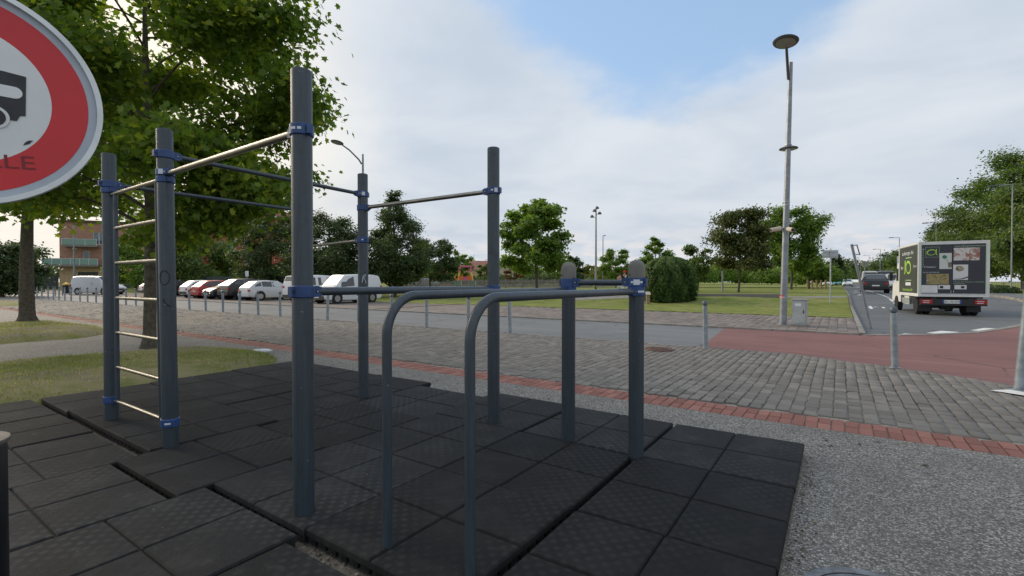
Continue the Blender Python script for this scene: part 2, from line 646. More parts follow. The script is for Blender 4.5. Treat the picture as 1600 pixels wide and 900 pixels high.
def tag(o, label, cat, group=None):
    o['label'] = label
    o['category'] = cat
    if group:
        o['group'] = group
    return o


def structure(o, label=None):
    o['kind'] = 'structure'
    if label:
        o['label'] = label
        o['category'] = 'ground'
    return o


def thing(name, label, cat, loc=(0, 0, 0), rz=0, group=None):
    o = bpy.data.objects.new(name, None)
    o.empty_display_size = .2
    COL.objects.link(o)
    o.location = loc
    o.rotation_euler = (0, 0, rz)
    return tag(o, label, cat, group)


def dup(root, loc=None, rz=None, label=None, parent=None, scale=None):
    r = root.copy()
    COL.objects.link(r)
    r.parent = parent
    if loc is not None:
        r.location = loc
    if rz is not None:
        r.rotation_euler = (0, 0, rz)
    if scale is not None:
        r.scale = scale
    if label:
        r['label'] = label
    for ch in [c for c in bpy.data.objects if c.parent == root]:
        dup(ch, parent=r)
    return r


def np_mesh(name, verts, faces_flat, loop_totals, m, parent=None, rnd=None, smooth=False):
    """big meshes from numpy arrays"""
    me = bpy.data.meshes.new(name)
    nv, nl, npoly = len(verts), len(faces_flat), len(loop_totals)
    me.vertices.add(nv)
    me.vertices.foreach_set('co', np.ascontiguousarray(verts, dtype=np.float32).ravel())
    me.loops.add(nl)
    me.loops.foreach_set('vertex_index', np.ascontiguousarray(faces_flat, dtype=np.int32))
    me.polygons.add(npoly)
    st = np.concatenate([[0], np.cumsum(loop_totals)[:-1]]).astype(np.int32)
    me.polygons.foreach_set('loop_start', st)
    if rnd is not None:
        a = me.attributes.new('rnd', 'FLOAT', 'POINT')
        a.data.foreach_set('value', np.ascontiguousarray(rnd, dtype=np.float32))
    me.update(calc_edges=True)
    me.validate()
    if smooth:
        me.shade_smooth()
    me.materials.append(M(m))
    o = bpy.data.objects.new(name, me)
    COL.objects.link(o)
    if parent is not None:
        o.parent = parent
    return o


def text_mesh(name, body, size, m, parent, mtx, depth=.001, italic=0.0, width=None):
    """flat lettering as a mesh; mtx places it (x right, y up in the text plane)"""
    cu = bpy.data.curves.new(name, 'FONT')
    cu.body = body
    cu.size = size
    cu.extrude = depth
    cu.shear = italic
    cu.align_x = 'LEFT'
    tmp = bpy.data.objects.new('lettering_tmp', cu)
    COL.objects.link(tmp)
    dg = bpy.context.evaluated_depsgraph_get()
    me = bpy.data.meshes.new_from_object(tmp.evaluated_get(dg))
    bpy.data.objects.remove(tmp)
    if width:
        xs = [v.co.x for v in me.vertices]
        sc = width / max(1e-6, max(xs) - min(xs))
        for v in me.vertices:
            v.co.x *= sc
    me.transform(mtx)
    me.materials.clear()
    me.materials.append(M(m))
    me.name = name
    o = bpy.data.objects.new(name, me)
    COL.objects.link(o)
    o.parent = parent
    return o


CS, SN = math.cos(YAW), math.sin(YAW)


def sv(px, dist):
    """survey helper: plan position of something seen on bearing column px at a depth of dist metres"""
    X = (px - 800) / 750 * dist
    return (CS * X - SN * dist, SN * X + CS * dist)


def ss(a, b, x):
    t = min(1, max(0, (x - a) / (b - a)))
    return t * t * (3 - 2 * t)


def lawn_z(v, u=-50):
    w = ss(-7, 0, u)
    return .02 + .40 * ((1 - w) * ss(28, 34, v) + w * ss(29, 42, v))


def road_z(v):
    return -.025 + .40 * ss(29, 42, v)


# ------------------------------------------------------------------ the setting
def sheet(name, poly, z, m):
    o = MB().add([(x, y, z) for x, y in poly], [tuple(range(len(poly)))]).build(name, m)
    return structure(o)


def strip(name, u0, u1, vs_, zf, m, dz=0):
    """sheet between u0 and u1 that follows the height profile zf along v"""
    b = MB()
    vs, fs = [], []
    for v in vs_:
        a = u0(v) if callable(u0) else u0
        c = u1(v) if callable(u1) else u1
        vs += [(a, v, zf(v) + dz), (c, v, zf(v) + dz)]
    for i in range(len(vs_) - 1):
        fs.append((2 * i, 2 * i + 1, 2 * i + 3, 2 * i + 2))
    o = b.add(vs, fs).build(name, m, smooth=30)
    return o


g = sheet('ground', [(-1500, -400), (1500, -400), (1500, 1800), (-1500, 1800)], -.12, 'grass')
gp = sheet('footpath', [(-75, -14), (14, -14), (14, 5.30), (-75, 5.30)], 0, 'gravel')
sheet('car_park', [(-110, 15.55), (-19, 15.55), (-19, 21.4), (-110, 21.4)], .014, 'paver')
pav = sheet('pavement', [(-19, 15.55), (.42, 15.55), (.42, 22.0), (-19, 22.0)], -.004, 'bed')
sheet('road', [(-140, 10.62), (-2.45, 10.62), (-2.85, 15.4), (-140, 15.4)], -.03, 'asphalt')
near = [(-2.45, 10.62), (-.7, 10.60), (.21, 10.10), (1.1, 9.68), (1.9, 9.04), (2.8, 8.2), (4.0, 7.3), (6, 6.4), (12, 6.0), (40, 6.0)]
edge = [(.5, 15.55), (1.2, 15.95), (1.9, 16.6), (3.0, 17.9), (4.0, 20.0), (5.0, 22.4), (8, 25.6), (14, 28), (40, 30)]
sheet('raised_crossing', near + edge[::-1] + [(.45, 15.4), (-2.85, 15.4)], -.026, 'red_asphalt')
side = strip('side_road', .55, 8.2, [15.5, 18, 22, 26, 29, 30, 31, 32, 33, 34, 35, 36, 37, 38, 39, 40, 41, 42, 46, 52, 60, 100, 400], road_z, 'road_asphalt', dz=-.016)
structure(side)
side2 = MB().add([(x, y, -.040) for x, y in [(8.2, 25), (14, 27.4), (60, 29.4), (60, 37), (12, 36.2), (8.2, 36.5)]], [(0, 1, 2, 3, 4, 5)]).build('side_road', 'road_asphalt')
structure(side2)
vv = [22.0, 25, 28, 29, 30, 31, 32, 33, 34, 36, 44, 60, 100, 260]
lg = MB()
lu = [-19, -14, -10, -8, -7, -6, -5, -4, -3, -2, -1, 0, .40]
vv = [22.0, 25, 28, 29, 30, 31, 32, 33, 34, 35, 36, 37, 38, 39, 40, 42, 44, 60, 100, 260]
for v_ in vv:
    lg.v += [(u_, v_, lawn_z(v_, u_)) for u_ in lu]
for j_ in range(len(vv) - 1):
    for i_ in range(len(lu) - 1):
        a_ = j_ * len(lu) + i_
        lg.f.append((a_, a_ + 1, a_ + len(lu) + 1, a_ + len(lu)))
structure(lg.build('lawn', 'grass', smooth=30))
structure(strip('lawn', -120, -19.0, [21.4] + vv[1:], lawn_z, 'grass', -.003))
fp = MB()
FPA, FPB = Vector((-16, 29.9)), Vector((.38, 38.7))
fdir = (FPB - FPA).normalized()
fnor = Vector((-fdir.y, fdir.x))
for i_ in range(33):
    c_ = FPA.lerp(FPB, i_ / 32)
    for s_ in (-.75, 0, .75):
        q_ = c_ + fnor * s_
        q_.x = min(q_.x, .39)
        fp.v.append((q_.x, q_.y, lawn_z(q_.y, q_.x) + .014))
for i_ in range(32):
    for j_ in range(2):
        a_ = i_ * 3 + j_
        fp.f.append((a_, a_ + 3, a_ + 4, a_ + 1))
structure(fp.build('far_path', 'concrete', smooth=30))
structure(strip('right_verge', 10.6, 120, [36.9, 38, 39, 40, 41, 42, 46, 52, 80, 300], lambda v: road_z(v) + .10, 'grass'))
structure(strip('right_pavement', 8.38, 10.6, [36.8, 38, 39, 40, 41, 42, 46, 49, 52, 100, 400], lambda v: road_z(v) + .11, 'asphalt'))
o = MB().prism([(8.4, 36.65), (12, 36.4), (60, 37.2), (60, 37.6), (10.62, 36.9), (8.4, 36.8)], -.2, .20).build('right_pavement', 'asphalt')
structure(o)
# kerbs: single stones near the junction, the long run behind them joined
def kerb_line(stones, keep):
    bed = structure(MB().prism(stones[0][0], -.3, -.21).build('kerb', 'concrete'))
    far = MB()
    for i, (poly, top) in enumerate(stones):
        if i < keep:
            MB().prism(poly, -.2, top).build('kerb_stone', 'concrete', bed)
        else:
            far.prism(poly, -.2, top)
    if len(stones) > keep:
        far.build('kerb_run', 'concrete', bed)['kind'] = 'stuff'
    return bed


def rect(x0, x1, y0, y1):
    return [(x0, y0), (x1, y0), (x1, y1), (x0, y1)]


kerb_line([(rect(-.59 - i + .006, -.59 - i + .994, 15.4, 15.549), .022) for i in range(139)], 40)
kerb_line([(rect(.422, .548, 15.58 + i + .006, 15.58 + i + .994), road_z(16.08 + i) + .055) for i in range(90)], 40)
kerb_line([(rect(8.2, 8.38, 36.9 + i + .006, 36.9 + i + .994), road_z(37.4 + i) + .125) for i in range(60)] + [(rect(8.4 + i + .006, 8.4 + i + .994, 36.2, 36.42), .215) for i in range(50)], 10)
ks = []
for (x0, y0), (x1, y1) in zip(edge[:-1], edge[1:]):
    L = math.hypot(x1 - x0, y1 - y0)
    k = max(1, int(L))
    for j in range(k):
        ax, ay = x0 + (x1 - x0) * (j + .02) / k, y0 + (y1 - y0) * (j + .02) / k
        bx, by = x0 + (x1 - x0) * (j + .98) / k, y0 + (y1 - y0) * (j + .98) / k
        nx, ny = -(by - ay), bx - ax
        q = math.hypot(nx, ny)
        nx, ny = nx / q * .09, ny / q * .09
        ks.append(([(ax - nx, ay - ny), (bx - nx, by - ny), (bx + nx, by + ny), (ax + nx, ay + ny)], -.012))
kerb_line(ks, 20)


def marking(polys, zf):
    b = MB()
    for p in polys:
        b.add([(x, y, zf(y)) for x, y in p], [tuple(range(len(p)))])
    return structure(b.build('road_marking', 'white_paint'))


zr = lambda v: road_z(v) - .011
marking([[(2.5, v), (2.6, v), (2.6, v + 2.4), (2.5, v + 2.4)] for v in range(33, 120, 3)], zr)
marking([[(1.0, 31.2), (1.12, 31.2), (1.7, 32.2), (1.58, 32.2)], [(1.25, 30.6), (1.38, 30.6), (1.38, 32.6), (1.25, 32.6)], [(1.8, 31.3), (1.92, 31.3), (1.92, 32.2), (1.8, 32.2)]], zr)
marking([[(1.0, 44), (1.4, 44), (1.2, 46.5)], [(1.0, 54), (1.5, 54), (1.5, 55), (1.0, 55)], [(1.2, 66), (1.6, 66), (1.4, 69)]], zr)
marking([[(1.95, 17.3), (2.3, 17.15), (2.75, 18.1), (2.38, 18.25)], [(3.1, 18.9), (3.5, 18.8), (4.0, 20.1), (3.6, 20.1)], [(1.35, 16.5), (1.55, 16.45), (1.65, 16.7), (1.45, 16.75)]], lambda v: -.036)
marking([[(5.6, 25.2), (6.4, 25.9), (6.35, 26.05), (5.55, 25.35)], [(7.0, 26.5), (8.2, 27.3), (8.1, 27.5), (6.95, 26.7)]], lambda v: -.030)
marking([[(1.55, 8.32), (2.5, 7.75), (2.6, 8.0), (1.75, 8.5)]], lambda v: .012)
# long dark joint where the setts meet the road
structure(MB().box(-75, -2.45, 10.56, 10.618, -.1, -.004).build('kerb', 'concrete'))

# ---- brick border: two courses of red bricks laid across the line
rng = random.Random(4)
bed = structure(MB().add([(-75, 5.30, -.014), (6, 5.30, -.014), (6, 5.76, -.014), (-75, 5.76, -.014)], [(0, 1, 2, 3)]).build('brick_border', 'bed'))


def piece_mesh(name, w, l, h, ch, jit, seed, m):
    r = random.Random(seed)
    x, y = w / 2, l / 2
    j = lambda: r.uniform(-jit, jit)
    b0 = [(-x + j(), -y + j(), -h), (x + j(), -y + j(), -h), (x + j(), y + j(), -h), (-x + j(), y + j(), -h)]
    b1 = [(p[0], p[1], -ch) for p in b0]
    t = [(p[0] * (1 - 2 * ch / w), p[1] * (1 - 2 * ch / l), j() * .5) for p in b0]
    me = bpy.data.meshes.new(name)
    me.from_pydata(b0 + b1 + t, [], [(4, 5, 9, 8), (5, 6, 10, 9), (6, 7, 11, 10), (7, 4, 8, 11), (8, 9, 10, 11), (0, 1, 5, 4), (1, 2, 6, 5), (2, 3, 7, 6), (3, 0, 4, 7)])
    me.materials.append(M(m))
    return me


def joined_pieces(name, meshes, places, m, parent):
    V, F, T, A = [], [], [], []
    off = 0
    cache = [(np.array([v.co[:] for v in me.vertices]), [tuple(p.vertices) for p in me.polygons]) for me in meshes]
    r = np.random.default_rng(8)
    for (x, y, z, rot, tx, ty, sx, sy, k) in places:
        co, fs = cache[k]
        c, s_ = math.cos(rot), math.sin(rot)
        xs, ys = co[:, 0] * sx, co[:, 1] * sy
        q = np.c_[x + xs * c - ys * s_, y + xs * s_ + ys * c, z + co[:, 2] + xs * tx + ys * ty]
        V.append(q)
        for f in fs:
            F += [i + off for i in f]
            T.append(len(f))
        A.append(np.full(len(co), r.random()))
        off += len(co)
    o = np_mesh(name, np.concatenate(V), F, T, m, parent, np.concatenate(A))
    o['kind'] = 'stuff'
    return o


bm_v = [piece_mesh('brick', .101, .209, .05, .006, .003, i, 'brick') for i in range(5)]
rest = []
cnt = 0
for i in range(int(78 / .107)):
    for row in (0, 1):
        u = 3.2 - i * .107 + rng.uniform(-.002, .002)
        v = 5.305 + .1075 + row * .217
        z = rng.uniform(-.003, .004)
        a = (u, v, z, rng.uniform(-.02, .02), rng.uniform(-.02, .02), rng.uniform(-.02, .02), 1, 1, rng.randrange(5))
        if i < 150:
            o = bpy.data.objects.new('brick', bm_v[a[8]])
            COL.objects.link(o)
            o.parent = bed
            o.location = a[:3]
            o.rotation_euler = (a[5], -a[4], a[3])
        else:
            rest.append(a)
joined_pieces('brick_course', bm_v, rest, 'brick', bed)

# ---- concrete pavers of the far pavement
pvm = [piece_mesh('paver', .232, .330, .05, .007, .004, 50 + i, 'paver_block') for i in range(6)]
pl_ = []
for j in range(26):
    for i in range(60):
        u = .41 - .1175 - j * 0 - i * .24
        v = 15.56 + .168 + (j - .5 * (i % 2)) * .338
        if v - .17 < 15.55 or v + .17 > 22.0:
            continue
        pl_.append((u, v, .010 + rng.uniform(-.003, .003), rng.uniform(-.012, .012), rng.uniform(-.015, .015), rng.uniform(-.012, .012), 1, 1, rng.randrange(6)))
for i in range(60, 81):
    for j in range(20):
        u, v = .41 - .1175 - i * .24, 15.728 + (j - .5 * (i % 2)) * .338
        if v - .17 >= 15.55 and v + .17 <= 22 and u > -18.9:
            pl_.append((u, v, .010, 0, 0, 0, 1, 1, 0))
pl_.sort(key=lambda a: math.hypot(a[0], a[1]))
for a in pl_[:300]:
    o = bpy.data.objects.new('paver', pvm[a[8]])
    COL.objects.link(o)
    o.parent = pav
    o.location = a[:3]
    o.rotation_euler = (a[5], -a[4], a[3])
joined_pieces('paver_field', pvm, pl_[300:], 'paver_block', pav)

# ---- sett paving
sbed = structure(MB().add([(-75, 5.76, -.02), (6, 5.76, -.02), (6, 6.4, -.02), (4.0, 7.3, -.02), (2.8, 8.2, -.02), (1.9, 9.04, -.02), (1.1, 9.68, -.02), (.21, 10.1, -.02), (-.7, 10.56, -.02), (-75, 10.56, -.02)], [tuple(range(10))]).build('sett_paving', 'bed'))
sm = [piece_mesh('sett', .122, .20, .05, .008, .005, 20 + i, 'sett') for i in range(8)]


def near_limit(u):
    pts = [(-2.45, 10.56)] + near[1:]
    if u <= -2.45:
        return 10.54
    for (a, b), (c, d) in zip(pts[:-1], pts[1:]):
        if a <= u <= c:
            return b + (d - b) * (u - a) / (c - a) - .03
    return 6


allp = []
i = 0
while True:
    u = 5.0 - i * .128
    i += 1
    if u < -75:
        break
    v = 5.775 + rng.uniform(0, .1)
    vmax = near_limit(u)
    while v < vmax - .08:
        l = rng.choice([.15, .18, .2, .2, .22, .25])
        if v + l > vmax:
            l = vmax - v
        far = u < -26
        wob = .003 * math.sin(v * 2.1 + u * .7)
        allp.append((u + wob, v + l / 2, rng.uniform(-.004, .004) + .006 * math.sin(u * 1.3 + v * 1.7), rng.uniform(-.03, .03), rng.uniform(-.03, .03), rng.uniform(-.02, .02), rng.uniform(.94, 1.03), (l - .008) / .20, rng.randrange(8)))
        v += l
allp.sort(key=lambda a: (a[0] * CS + a[1] * SN > .8 * 1.1 * (-a[0] * SN + a[1] * CS), math.hypot(a[0], a[1])))
for a in allp[:300]:
    o = bpy.data.objects.new('sett', sm[a[8]])
    COL.objects.link(o)
    o.parent = sbed
    o.location = a[:3]
    o.rotation_euler = (a[5], -a[4], a[3])
    o.scale = (a[6], a[7], 1)
joined_pieces('sett_field', sm, allp[300:], 'sett', sbed)

# ---- grass islands with the street trees
def island(name, cu, cv, ru, rv, hgt, flat_to, label):
    """low mound: straight sides running to v = flat_to, round end at the top"""
    nu, nv = 40, 60
    vs, fs = [], []
    r2 = random.Random(7)
    for j in range(nv + 1):
        for i in range(nu + 1):
            s = -1 + 2 * i / nu
            v = flat_to + (cv + rv - flat_to) * j / nv
            hw = ru if v < cv else ru * math.sqrt(max(0, 1 - ((v - cv) / rv) ** 2))
            hw += .12 * math.sin(v * 1.7) * (1 if v < cv else .3)
            u = cu + s * hw
            e = min(1, max(0, (1 - abs(s)) * 2.4)) * min(1, max(0, (cv + rv - v) / .9))
            z = -.012 + hgt * (1 - (1 - e) ** 2) + .02 * e * math.sin(u * 3.1) * math.sin(v * 2.3)
            vs.append((u, v, z + .014 * e * r2.uniform(-1, 1)))
    for j in range(nv):
        for i in range(nu):
            a = j * (nu + 1) + i
            fs.append((a, a + 1, a + nu + 2, a + nu + 1))
    o = MB().add(vs, fs).build(name, 'mound', smooth=60)
    structure(o)
    return o


isl1 = island('grass_island', -9.15, 3.1, 1.95, 1.75, .16, -6, '')
isl2 = island('grass_island', -18.6, 3.2, 3.6, 1.7, .16, -8, '')
isl3 = island('grass_island', -43, 6.0, 5.0, 2.0, .12, -8, '')


def grass_blades(name, isl, n, hmin, hmax, seed, dens):
    r = np.random.default_rng(seed)
    me = isl.data
    co = np.empty(len(me.vertices) * 3, np.float32)
    me.vertices.foreach_get('co', co)
    co = co.reshape(-1, 3)
    fi = np.array([p.vertices[:] for p in me.polygons])
    a, b, c, d = (co[fi[:, k]] for k in range(4))
    area = np.linalg.norm(np.cross(b - a, c - a), axis=1) + 1e-9
    pick = r.choice(len(fi), n * 3, p=area / area.sum())
    s, t = r.random(n * 3)[:, None], r.random(n * 3)[:, None]
    p = (a[pick] * (1 - s) + b[pick] * s) * (1 - t) + (d[pick] * (1 - s) + c[pick] * s) * t
    patch = np.sin(p[:, 0] * 1.9 + 1.3 * np.sin(p[:, 1] * 1.1)) + np.sin(p[:, 1] * 2.3 + p[:, 0]) + .6 * np.sin(p[:, 0] * 5.1) * np.sin(p[:, 1] * 4.7)
    keep = patch + r.normal(0, .8, len(p)) > dens
    p = p[keep][:n]
    patch = patch[keep][:n]
    n = len(p)
    h = r.uniform(hmin, hmax, n) * (1 + .25 * np.clip(patch, -1, 2))
    az = r.uniform(0, 2 * np.pi, n)
    ln = r.uniform(.1, .9, n)
    w = r.uniform(.003, .006, n)
    side = np.c_[-np.sin(az), np.cos(az), np.zeros(n)] * w[:, None]
    tip = p + np.c_[np.cos(az) * ln * h, np.sin(az) * ln * h, h]
    V = np.stack([p - side, p + side, tip], 1).reshape(-1, 3)
    F = np.arange(3 * n)
    rn = np.clip(.55 - patch * .14 + r.normal(0, .16, n), 0, 1)
    o = np_mesh(name, V, F, np.full(n, 3), 'blade', None, np.repeat(rn, 3))
    o['kind'] = 'stuff'
    return o


g1 = tag(grass_blades('grass', isl1, 26000, .015, .045, 1, -.2), 'short dry grass on the mound beside the rubber tiles', 'grass')
g2 = tag(grass_blades('grass', isl2, 22000, .02, .05, 2, -.5), 'short grass on the island under the thick-trunked maple', 'grass')

# ------------------------------------------------------------------ rubber tiles
def tile_mesh():
    b = MB()
    s = .496
    b.box(-s, s, -s, s, .034, .060)
    for ix in (-1, 1):
        for iy in (-1, 1):
            x0, x1 = (-s, -.004) if ix < 0 else (.004, s)
            y0, y1 = (-s, -.004) if iy < 0 else (.004, s)
            c = .009
            lo = [(x0, y0, .0602), (x1, y0, .0602), (x1, y1, .0602), (x0, y1, .0602)]
            mid = [(x, y, .066) for x, y, z in lo]
            top = [(x0 + c, y0 + c, .075), (x1 - c, y0 + c, .075), (x1 - c, y1 - c, .075), (x0 + c, y1 - c, .075)]
            b.add(lo + mid + top, [(0, 1, 5, 4), (1, 2, 6, 5), (2, 3, 7, 6), (3, 0, 4, 7), (4, 5, 9, 8), (5, 6, 10, 9), (6, 7, 11, 10), (7, 4, 8, 11), (8, 9, 10, 11)])
    n = 12
    for i in range(n):
        a = -s + (2 * s) * (i + .5) / n
        w = .031
        for x0, x1, y0, y1 in ((a - w, a + w, -s + .008, -s + .05), (a - w, a + w, s - .05, s - .008), (-s + .008, -s + .05, a - w, a + w), (s - .05, s - .008, a - w, a + w)):
            b.box(x0, x1, y0, y1, 0, .0338)
    me = bpy.data.meshes.new('rubber_tile')
    me.from_pydata(b.v, [], b.f)
    me.materials.append(M('rubber'))
    return me


tbase = structure(MB().box(-7.22, -.22, -3.65, 4.42, -.05, .006).build('rubber_floor', 'dirt'))
tme = tile_mesh()
rt = random.Random(12)
for c in range(7):
    for r in range(8):
        u = -.22 - .5 - c * 1.003
        v = 4.42 - .5 - r * 1.004
        du, dv, dz = rt.uniform(-.008, .008), rt.uniform(-.007, .007), rt.uniform(0, .007)
        tx, ty = R(rt.uniform(-.6, .6)), R(rt.uniform(-.5, .5))
        rz = R(rt.uniform(-.7, .7))
        if c == 0:
            du, rz, dz = .0, R(.3), .004 + .003 * (r % 2)
        if c >= 1:
            du -= .028
        if c == 3:
            dv -= .19 if r < 4 else 0
        if r >= 3 and c == 1:
            dv -= .09
            dz = .0
        if r >= 3 and c == 2:
            dv -= .03
            dz = .0
        if r >= 3 and c >= 4:
            dv -= .055
            dz = .0
        if r == 2 and c in (1, 2, 4, 5):
            dz += .010
            ty = 0
            tx = R(-.5)
        if r >= 4:
            dv -= .05
        if c == 3 and r == 3:
            dv = -.22
            dz = .0
        if c == 3 and r == 2:
            dz = .014
        o = bpy.data.objects.new('rubber_tile', tme)
        COL.objects.link(o)
        o.parent = tbase
        o.location = (u + du, v + dv, .008 + dz + .5 * max(abs(math.tan(tx)), abs(math.tan(ty))))
        o.rotation_euler = (tx, ty, rz)
# grit, dead leaves and white bits in the open joints and along the tile edge
def litter(name, n, place, size, m, seed, label):
    r = np.random.default_rng(seed)
    V, F, T, A = [], [], [], []
    for i in range(n):
        x, y, z = place(r)
        s = size * r.uniform(.5, 1.3)
        az = r.uniform(0, 6.28)
        ca, sa = math.cos(az), math.sin(az)
        pts = [(-.5, -.3, 0), (.5, -.35, .1), (.6, .3, .25), (-.45, .35, .1), (0, 0, .45)]
        o0 = len(V)
        for a, b_, c in pts:
            V.append((x + (a * ca - b_ * sa) * s, y + (a * sa + b_ * ca) * s, z + c * s))
        for f in ((0, 1, 4), (1, 2, 4), (2, 3, 4), (3, 0, 4)):
            F += [o0 + q for q in f]
            T.append(3)
        A += [r.random()] * 5
    o = np_mesh(name, np.array(V), F, T, m, None, np.array(A))
    o['kind'] = 'stuff'
    return tag(o, label, 'litter')


def in_gap(r):
    if r.random() < .45:
        return (r.uniform(-3.1, -1.4), 1.40 + r.normal(0, .035), .008)
    if r.random() < .6:
        return (r.uniform(-6.1, -4.3), 1.36 + r.normal(0, .04), .008)
    return (-1.235 + r.normal(0, .01), r.uniform(1.4, 4.3), .008)


litter('gravel_litter', 420, in_gap, .016, 'dead_leaf', 3, 'loose grit and leaf crumbs in the open joints between rubber tiles')
litter('leaf_litter', 160, lambda r: (-.20 + abs(r.normal(0, .05)), r.uniform(1.2, 4.5), .002), .016, 'dead_leaf', 5, 'fine leaf crumbs along the outer edge of the rubber tiles')
litter('leaf_litter', 60, lambda r: (r.uniform(-7, 2), r.uniform(4.6, 5.2), .003), .03, 'dead_leaf', 6, 'a few dry leaves scattered on the gravel path')

# ------------------------------------------------------------------ workout station
ST = thing('workout_station', 'dark blue-grey steel calisthenics frame with blue clamps on black rubber tiles', 'workout station', (-3.4, 2.5, 0))
SO = Vector((-3.4, 2.5, 0))


def L(p):
    return Vector(p) - SO


PR = .055
POSTS = dict(P1=(-2.43, 1.52, 2.52), P2=(-4.27, 1.56, 2.54), P3=(-5.56, 1.56, 2.545), P4=(-4.37, 3.46, 2.56), P5=(-2.60, 3.50, 2.58), P6=(-1.82, 3.47, 1.40), P7=(-1.235, 3.42, 1.40), P8=(-5.58, 3.46, 2.55))
lean = dict(P2=(-.028, -.012))
post_obj = {}
for nm, (u, v, h) in POSTS.items():
    du, dv = lean.get(nm, (0, 0))
    b = MB()
    p0, p1 = L((u, v, .0)), L((u + du, v + dv, h))
    if h > 2:
        a = p1 - p0
        prof = [(0, 1), ((h - .012) / h, 1), ((h - .004) / h, .95), (1, .80)]
        b.tube([p0 + a * t for t, _ in prof], [PR * s for _, s in prof], 32)
    else:
        b.tube([p0, p1], PR, 32)
    po = b.build('post', 'post_paint', ST, smooth=40)
    post_obj[nm] = po
    if h < 2:
        cb = MB()
        vs, fs = [], []
        n, rows = 40, [(0, 0), (.4, 0), (.75, .0), (.9, .0), (1, .0)]
        prof = [(PR + .006, 0), (PR + .007, .045), (PR + .006, .095), (PR * .95, .115), (PR * .68, .132), (PR * .3, .140), (0.002, .142)]
        for k, (r_, z_) in enumerate(prof):
            for j in range(n):
                a = 2 * math.pi * j / n
                zz = z_ + (.014 * math.cos(3 * a + 1.0) if k == 0 else 0)
                vs.append((p1.x + r_ * math.cos(a), p1.y + r_ * math.sin(a), h - .012 + zz))
        for k in range(len(prof) - 1):
            for j in range(n):
                q = (j + 1) % n
                fs.append((k * n + j, k * n + q, (k + 1) * n + q, (k + 1) * n + j))
        cap = cb.add(vs, fs).build('cap', 'cap_grey', po, smooth=50)
        cap['label'] = 'domed grey rubber cap'
        sb = MB()
        aa = R(-120)
        c0 = Vector((p1.x + (PR + .006) * math.cos(aa), p1.y + (PR + .006) * math.sin(aa), h + .022))
        dd = Vector((math.cos(aa), math.sin(aa), 0))
        sb.tube([c0 - dd * .002, c0 + dd * .004], .006, 10)
        sb.build('screw', 'clamp_dark', po)


def post_at(nm, z):
    u, v, h = POSTS[nm]
    du, dv = lean.get(nm, (0, 0))
    return Vector((u + du * z / h, v + dv * z / h, z))


def clamp(nm, z, dirs, sticker_dirs=(), h=.062):
    """two-part blue clamp collar with an ear towards each bar, dark bolt pockets and white stickers"""
    c = post_at(nm, z) - SO
    b = MB()
    ro = PR + .008
    b.lathe([(PR + .001, -h / 2), (ro - .004, -h / 2), (ro, -h / 2 + .005), (ro, h / 2 - .005), (ro - .004, h / 2), (PR + .001, h / 2)], 36, c)
    for d in dirs:
        dv_ = Vector((d[0], d[1], 0)).normalized()
        a = math.atan2(dv_.y, dv_.x)
        mt = Matrix.Translation(c) @ Matrix.Rotation(a, 4, 'Z')
        b.box(PR - .004, PR + .036, -.025, .025, -h / 2 + .002, h / 2 - .002, mt)
        b.box(PR + .034, PR + .054, -.021, .021, -h / 2 + .007, h / 2 - .007, mt)
        # flange where the two halves meet, opposite the bar
        b.box(-PR - .024, -PR + .004, -.016, .016, -h / 2 + .006, h / 2 - .006, mt)
    o = b.build('clamp', 'clamp_blue', ST, smooth=35)
    for d in dirs:
        dv_ = Vector((d[0], d[1], 0)).normalized()
        a = math.atan2(dv_.y, dv_.x)
        mt = Matrix.Translation(c) @ Matrix.Rotation(a, 4, 'Z')
        for s in (-1, 1):
            MB().tube([mt @ Vector((PR + .022, s * .0235, 0)), mt @ Vector((PR + .022, s * .0265, 0))], .0105, 12).build('bolt_pocket', 'clamp_dark', o)
            MB().tube([mt @ Vector((-PR - .014, s * .0145, 0)), mt @ Vector((-PR - .014, s * .0175, 0))], .009, 12).build('bolt_pocket', 'clamp_dark', o)
            MB().tube([mt @ Vector((PR + .022, s * .0268, 0)), mt @ Vector((PR + .022, s * .0285, 0))], .005, 8).build('bolt_head', 'galv', o)
    for a, w in sticker_dirs:
        a = math.atan2(-(c.y + SO.y), -(c.x + SO.x)) + a
        q = MB()
        m_ = 6
        vs, fs = [], []
        for i in range(m_ + 1):
            t = a + (i / m_ - .5) * w / ro
            for zz in (-.019, .019) if w > .03 else (-.007, .007):
                vs.append((c.x + (ro + .0012) * math.cos(t), c.y + (ro + .0012) * math.sin(t), c.z + zz))
        for i in range(m_):
            fs.append((2 * i, 2 * i + 2, 2 * i + 3, 2 * i + 1))
        q.add(vs, fs).build('sticker', 'sticker', o)
    return o


def bar(a, za, b_, zb, r, m, name='bar'):
    pa, pb = post_at(a, za), post_at(b_, zb)
    d = (pb - pa).normalized()
    return MB().tube([pa + d * (PR + .02) - SO, pb - d * (PR + .02) - SO], r, 20).build(name, m, ST, smooth=40)


def dirto(a, b_):
    return (Vector(POSTS[b_][:2]) - Vector(POSTS[a][:2]))[:]


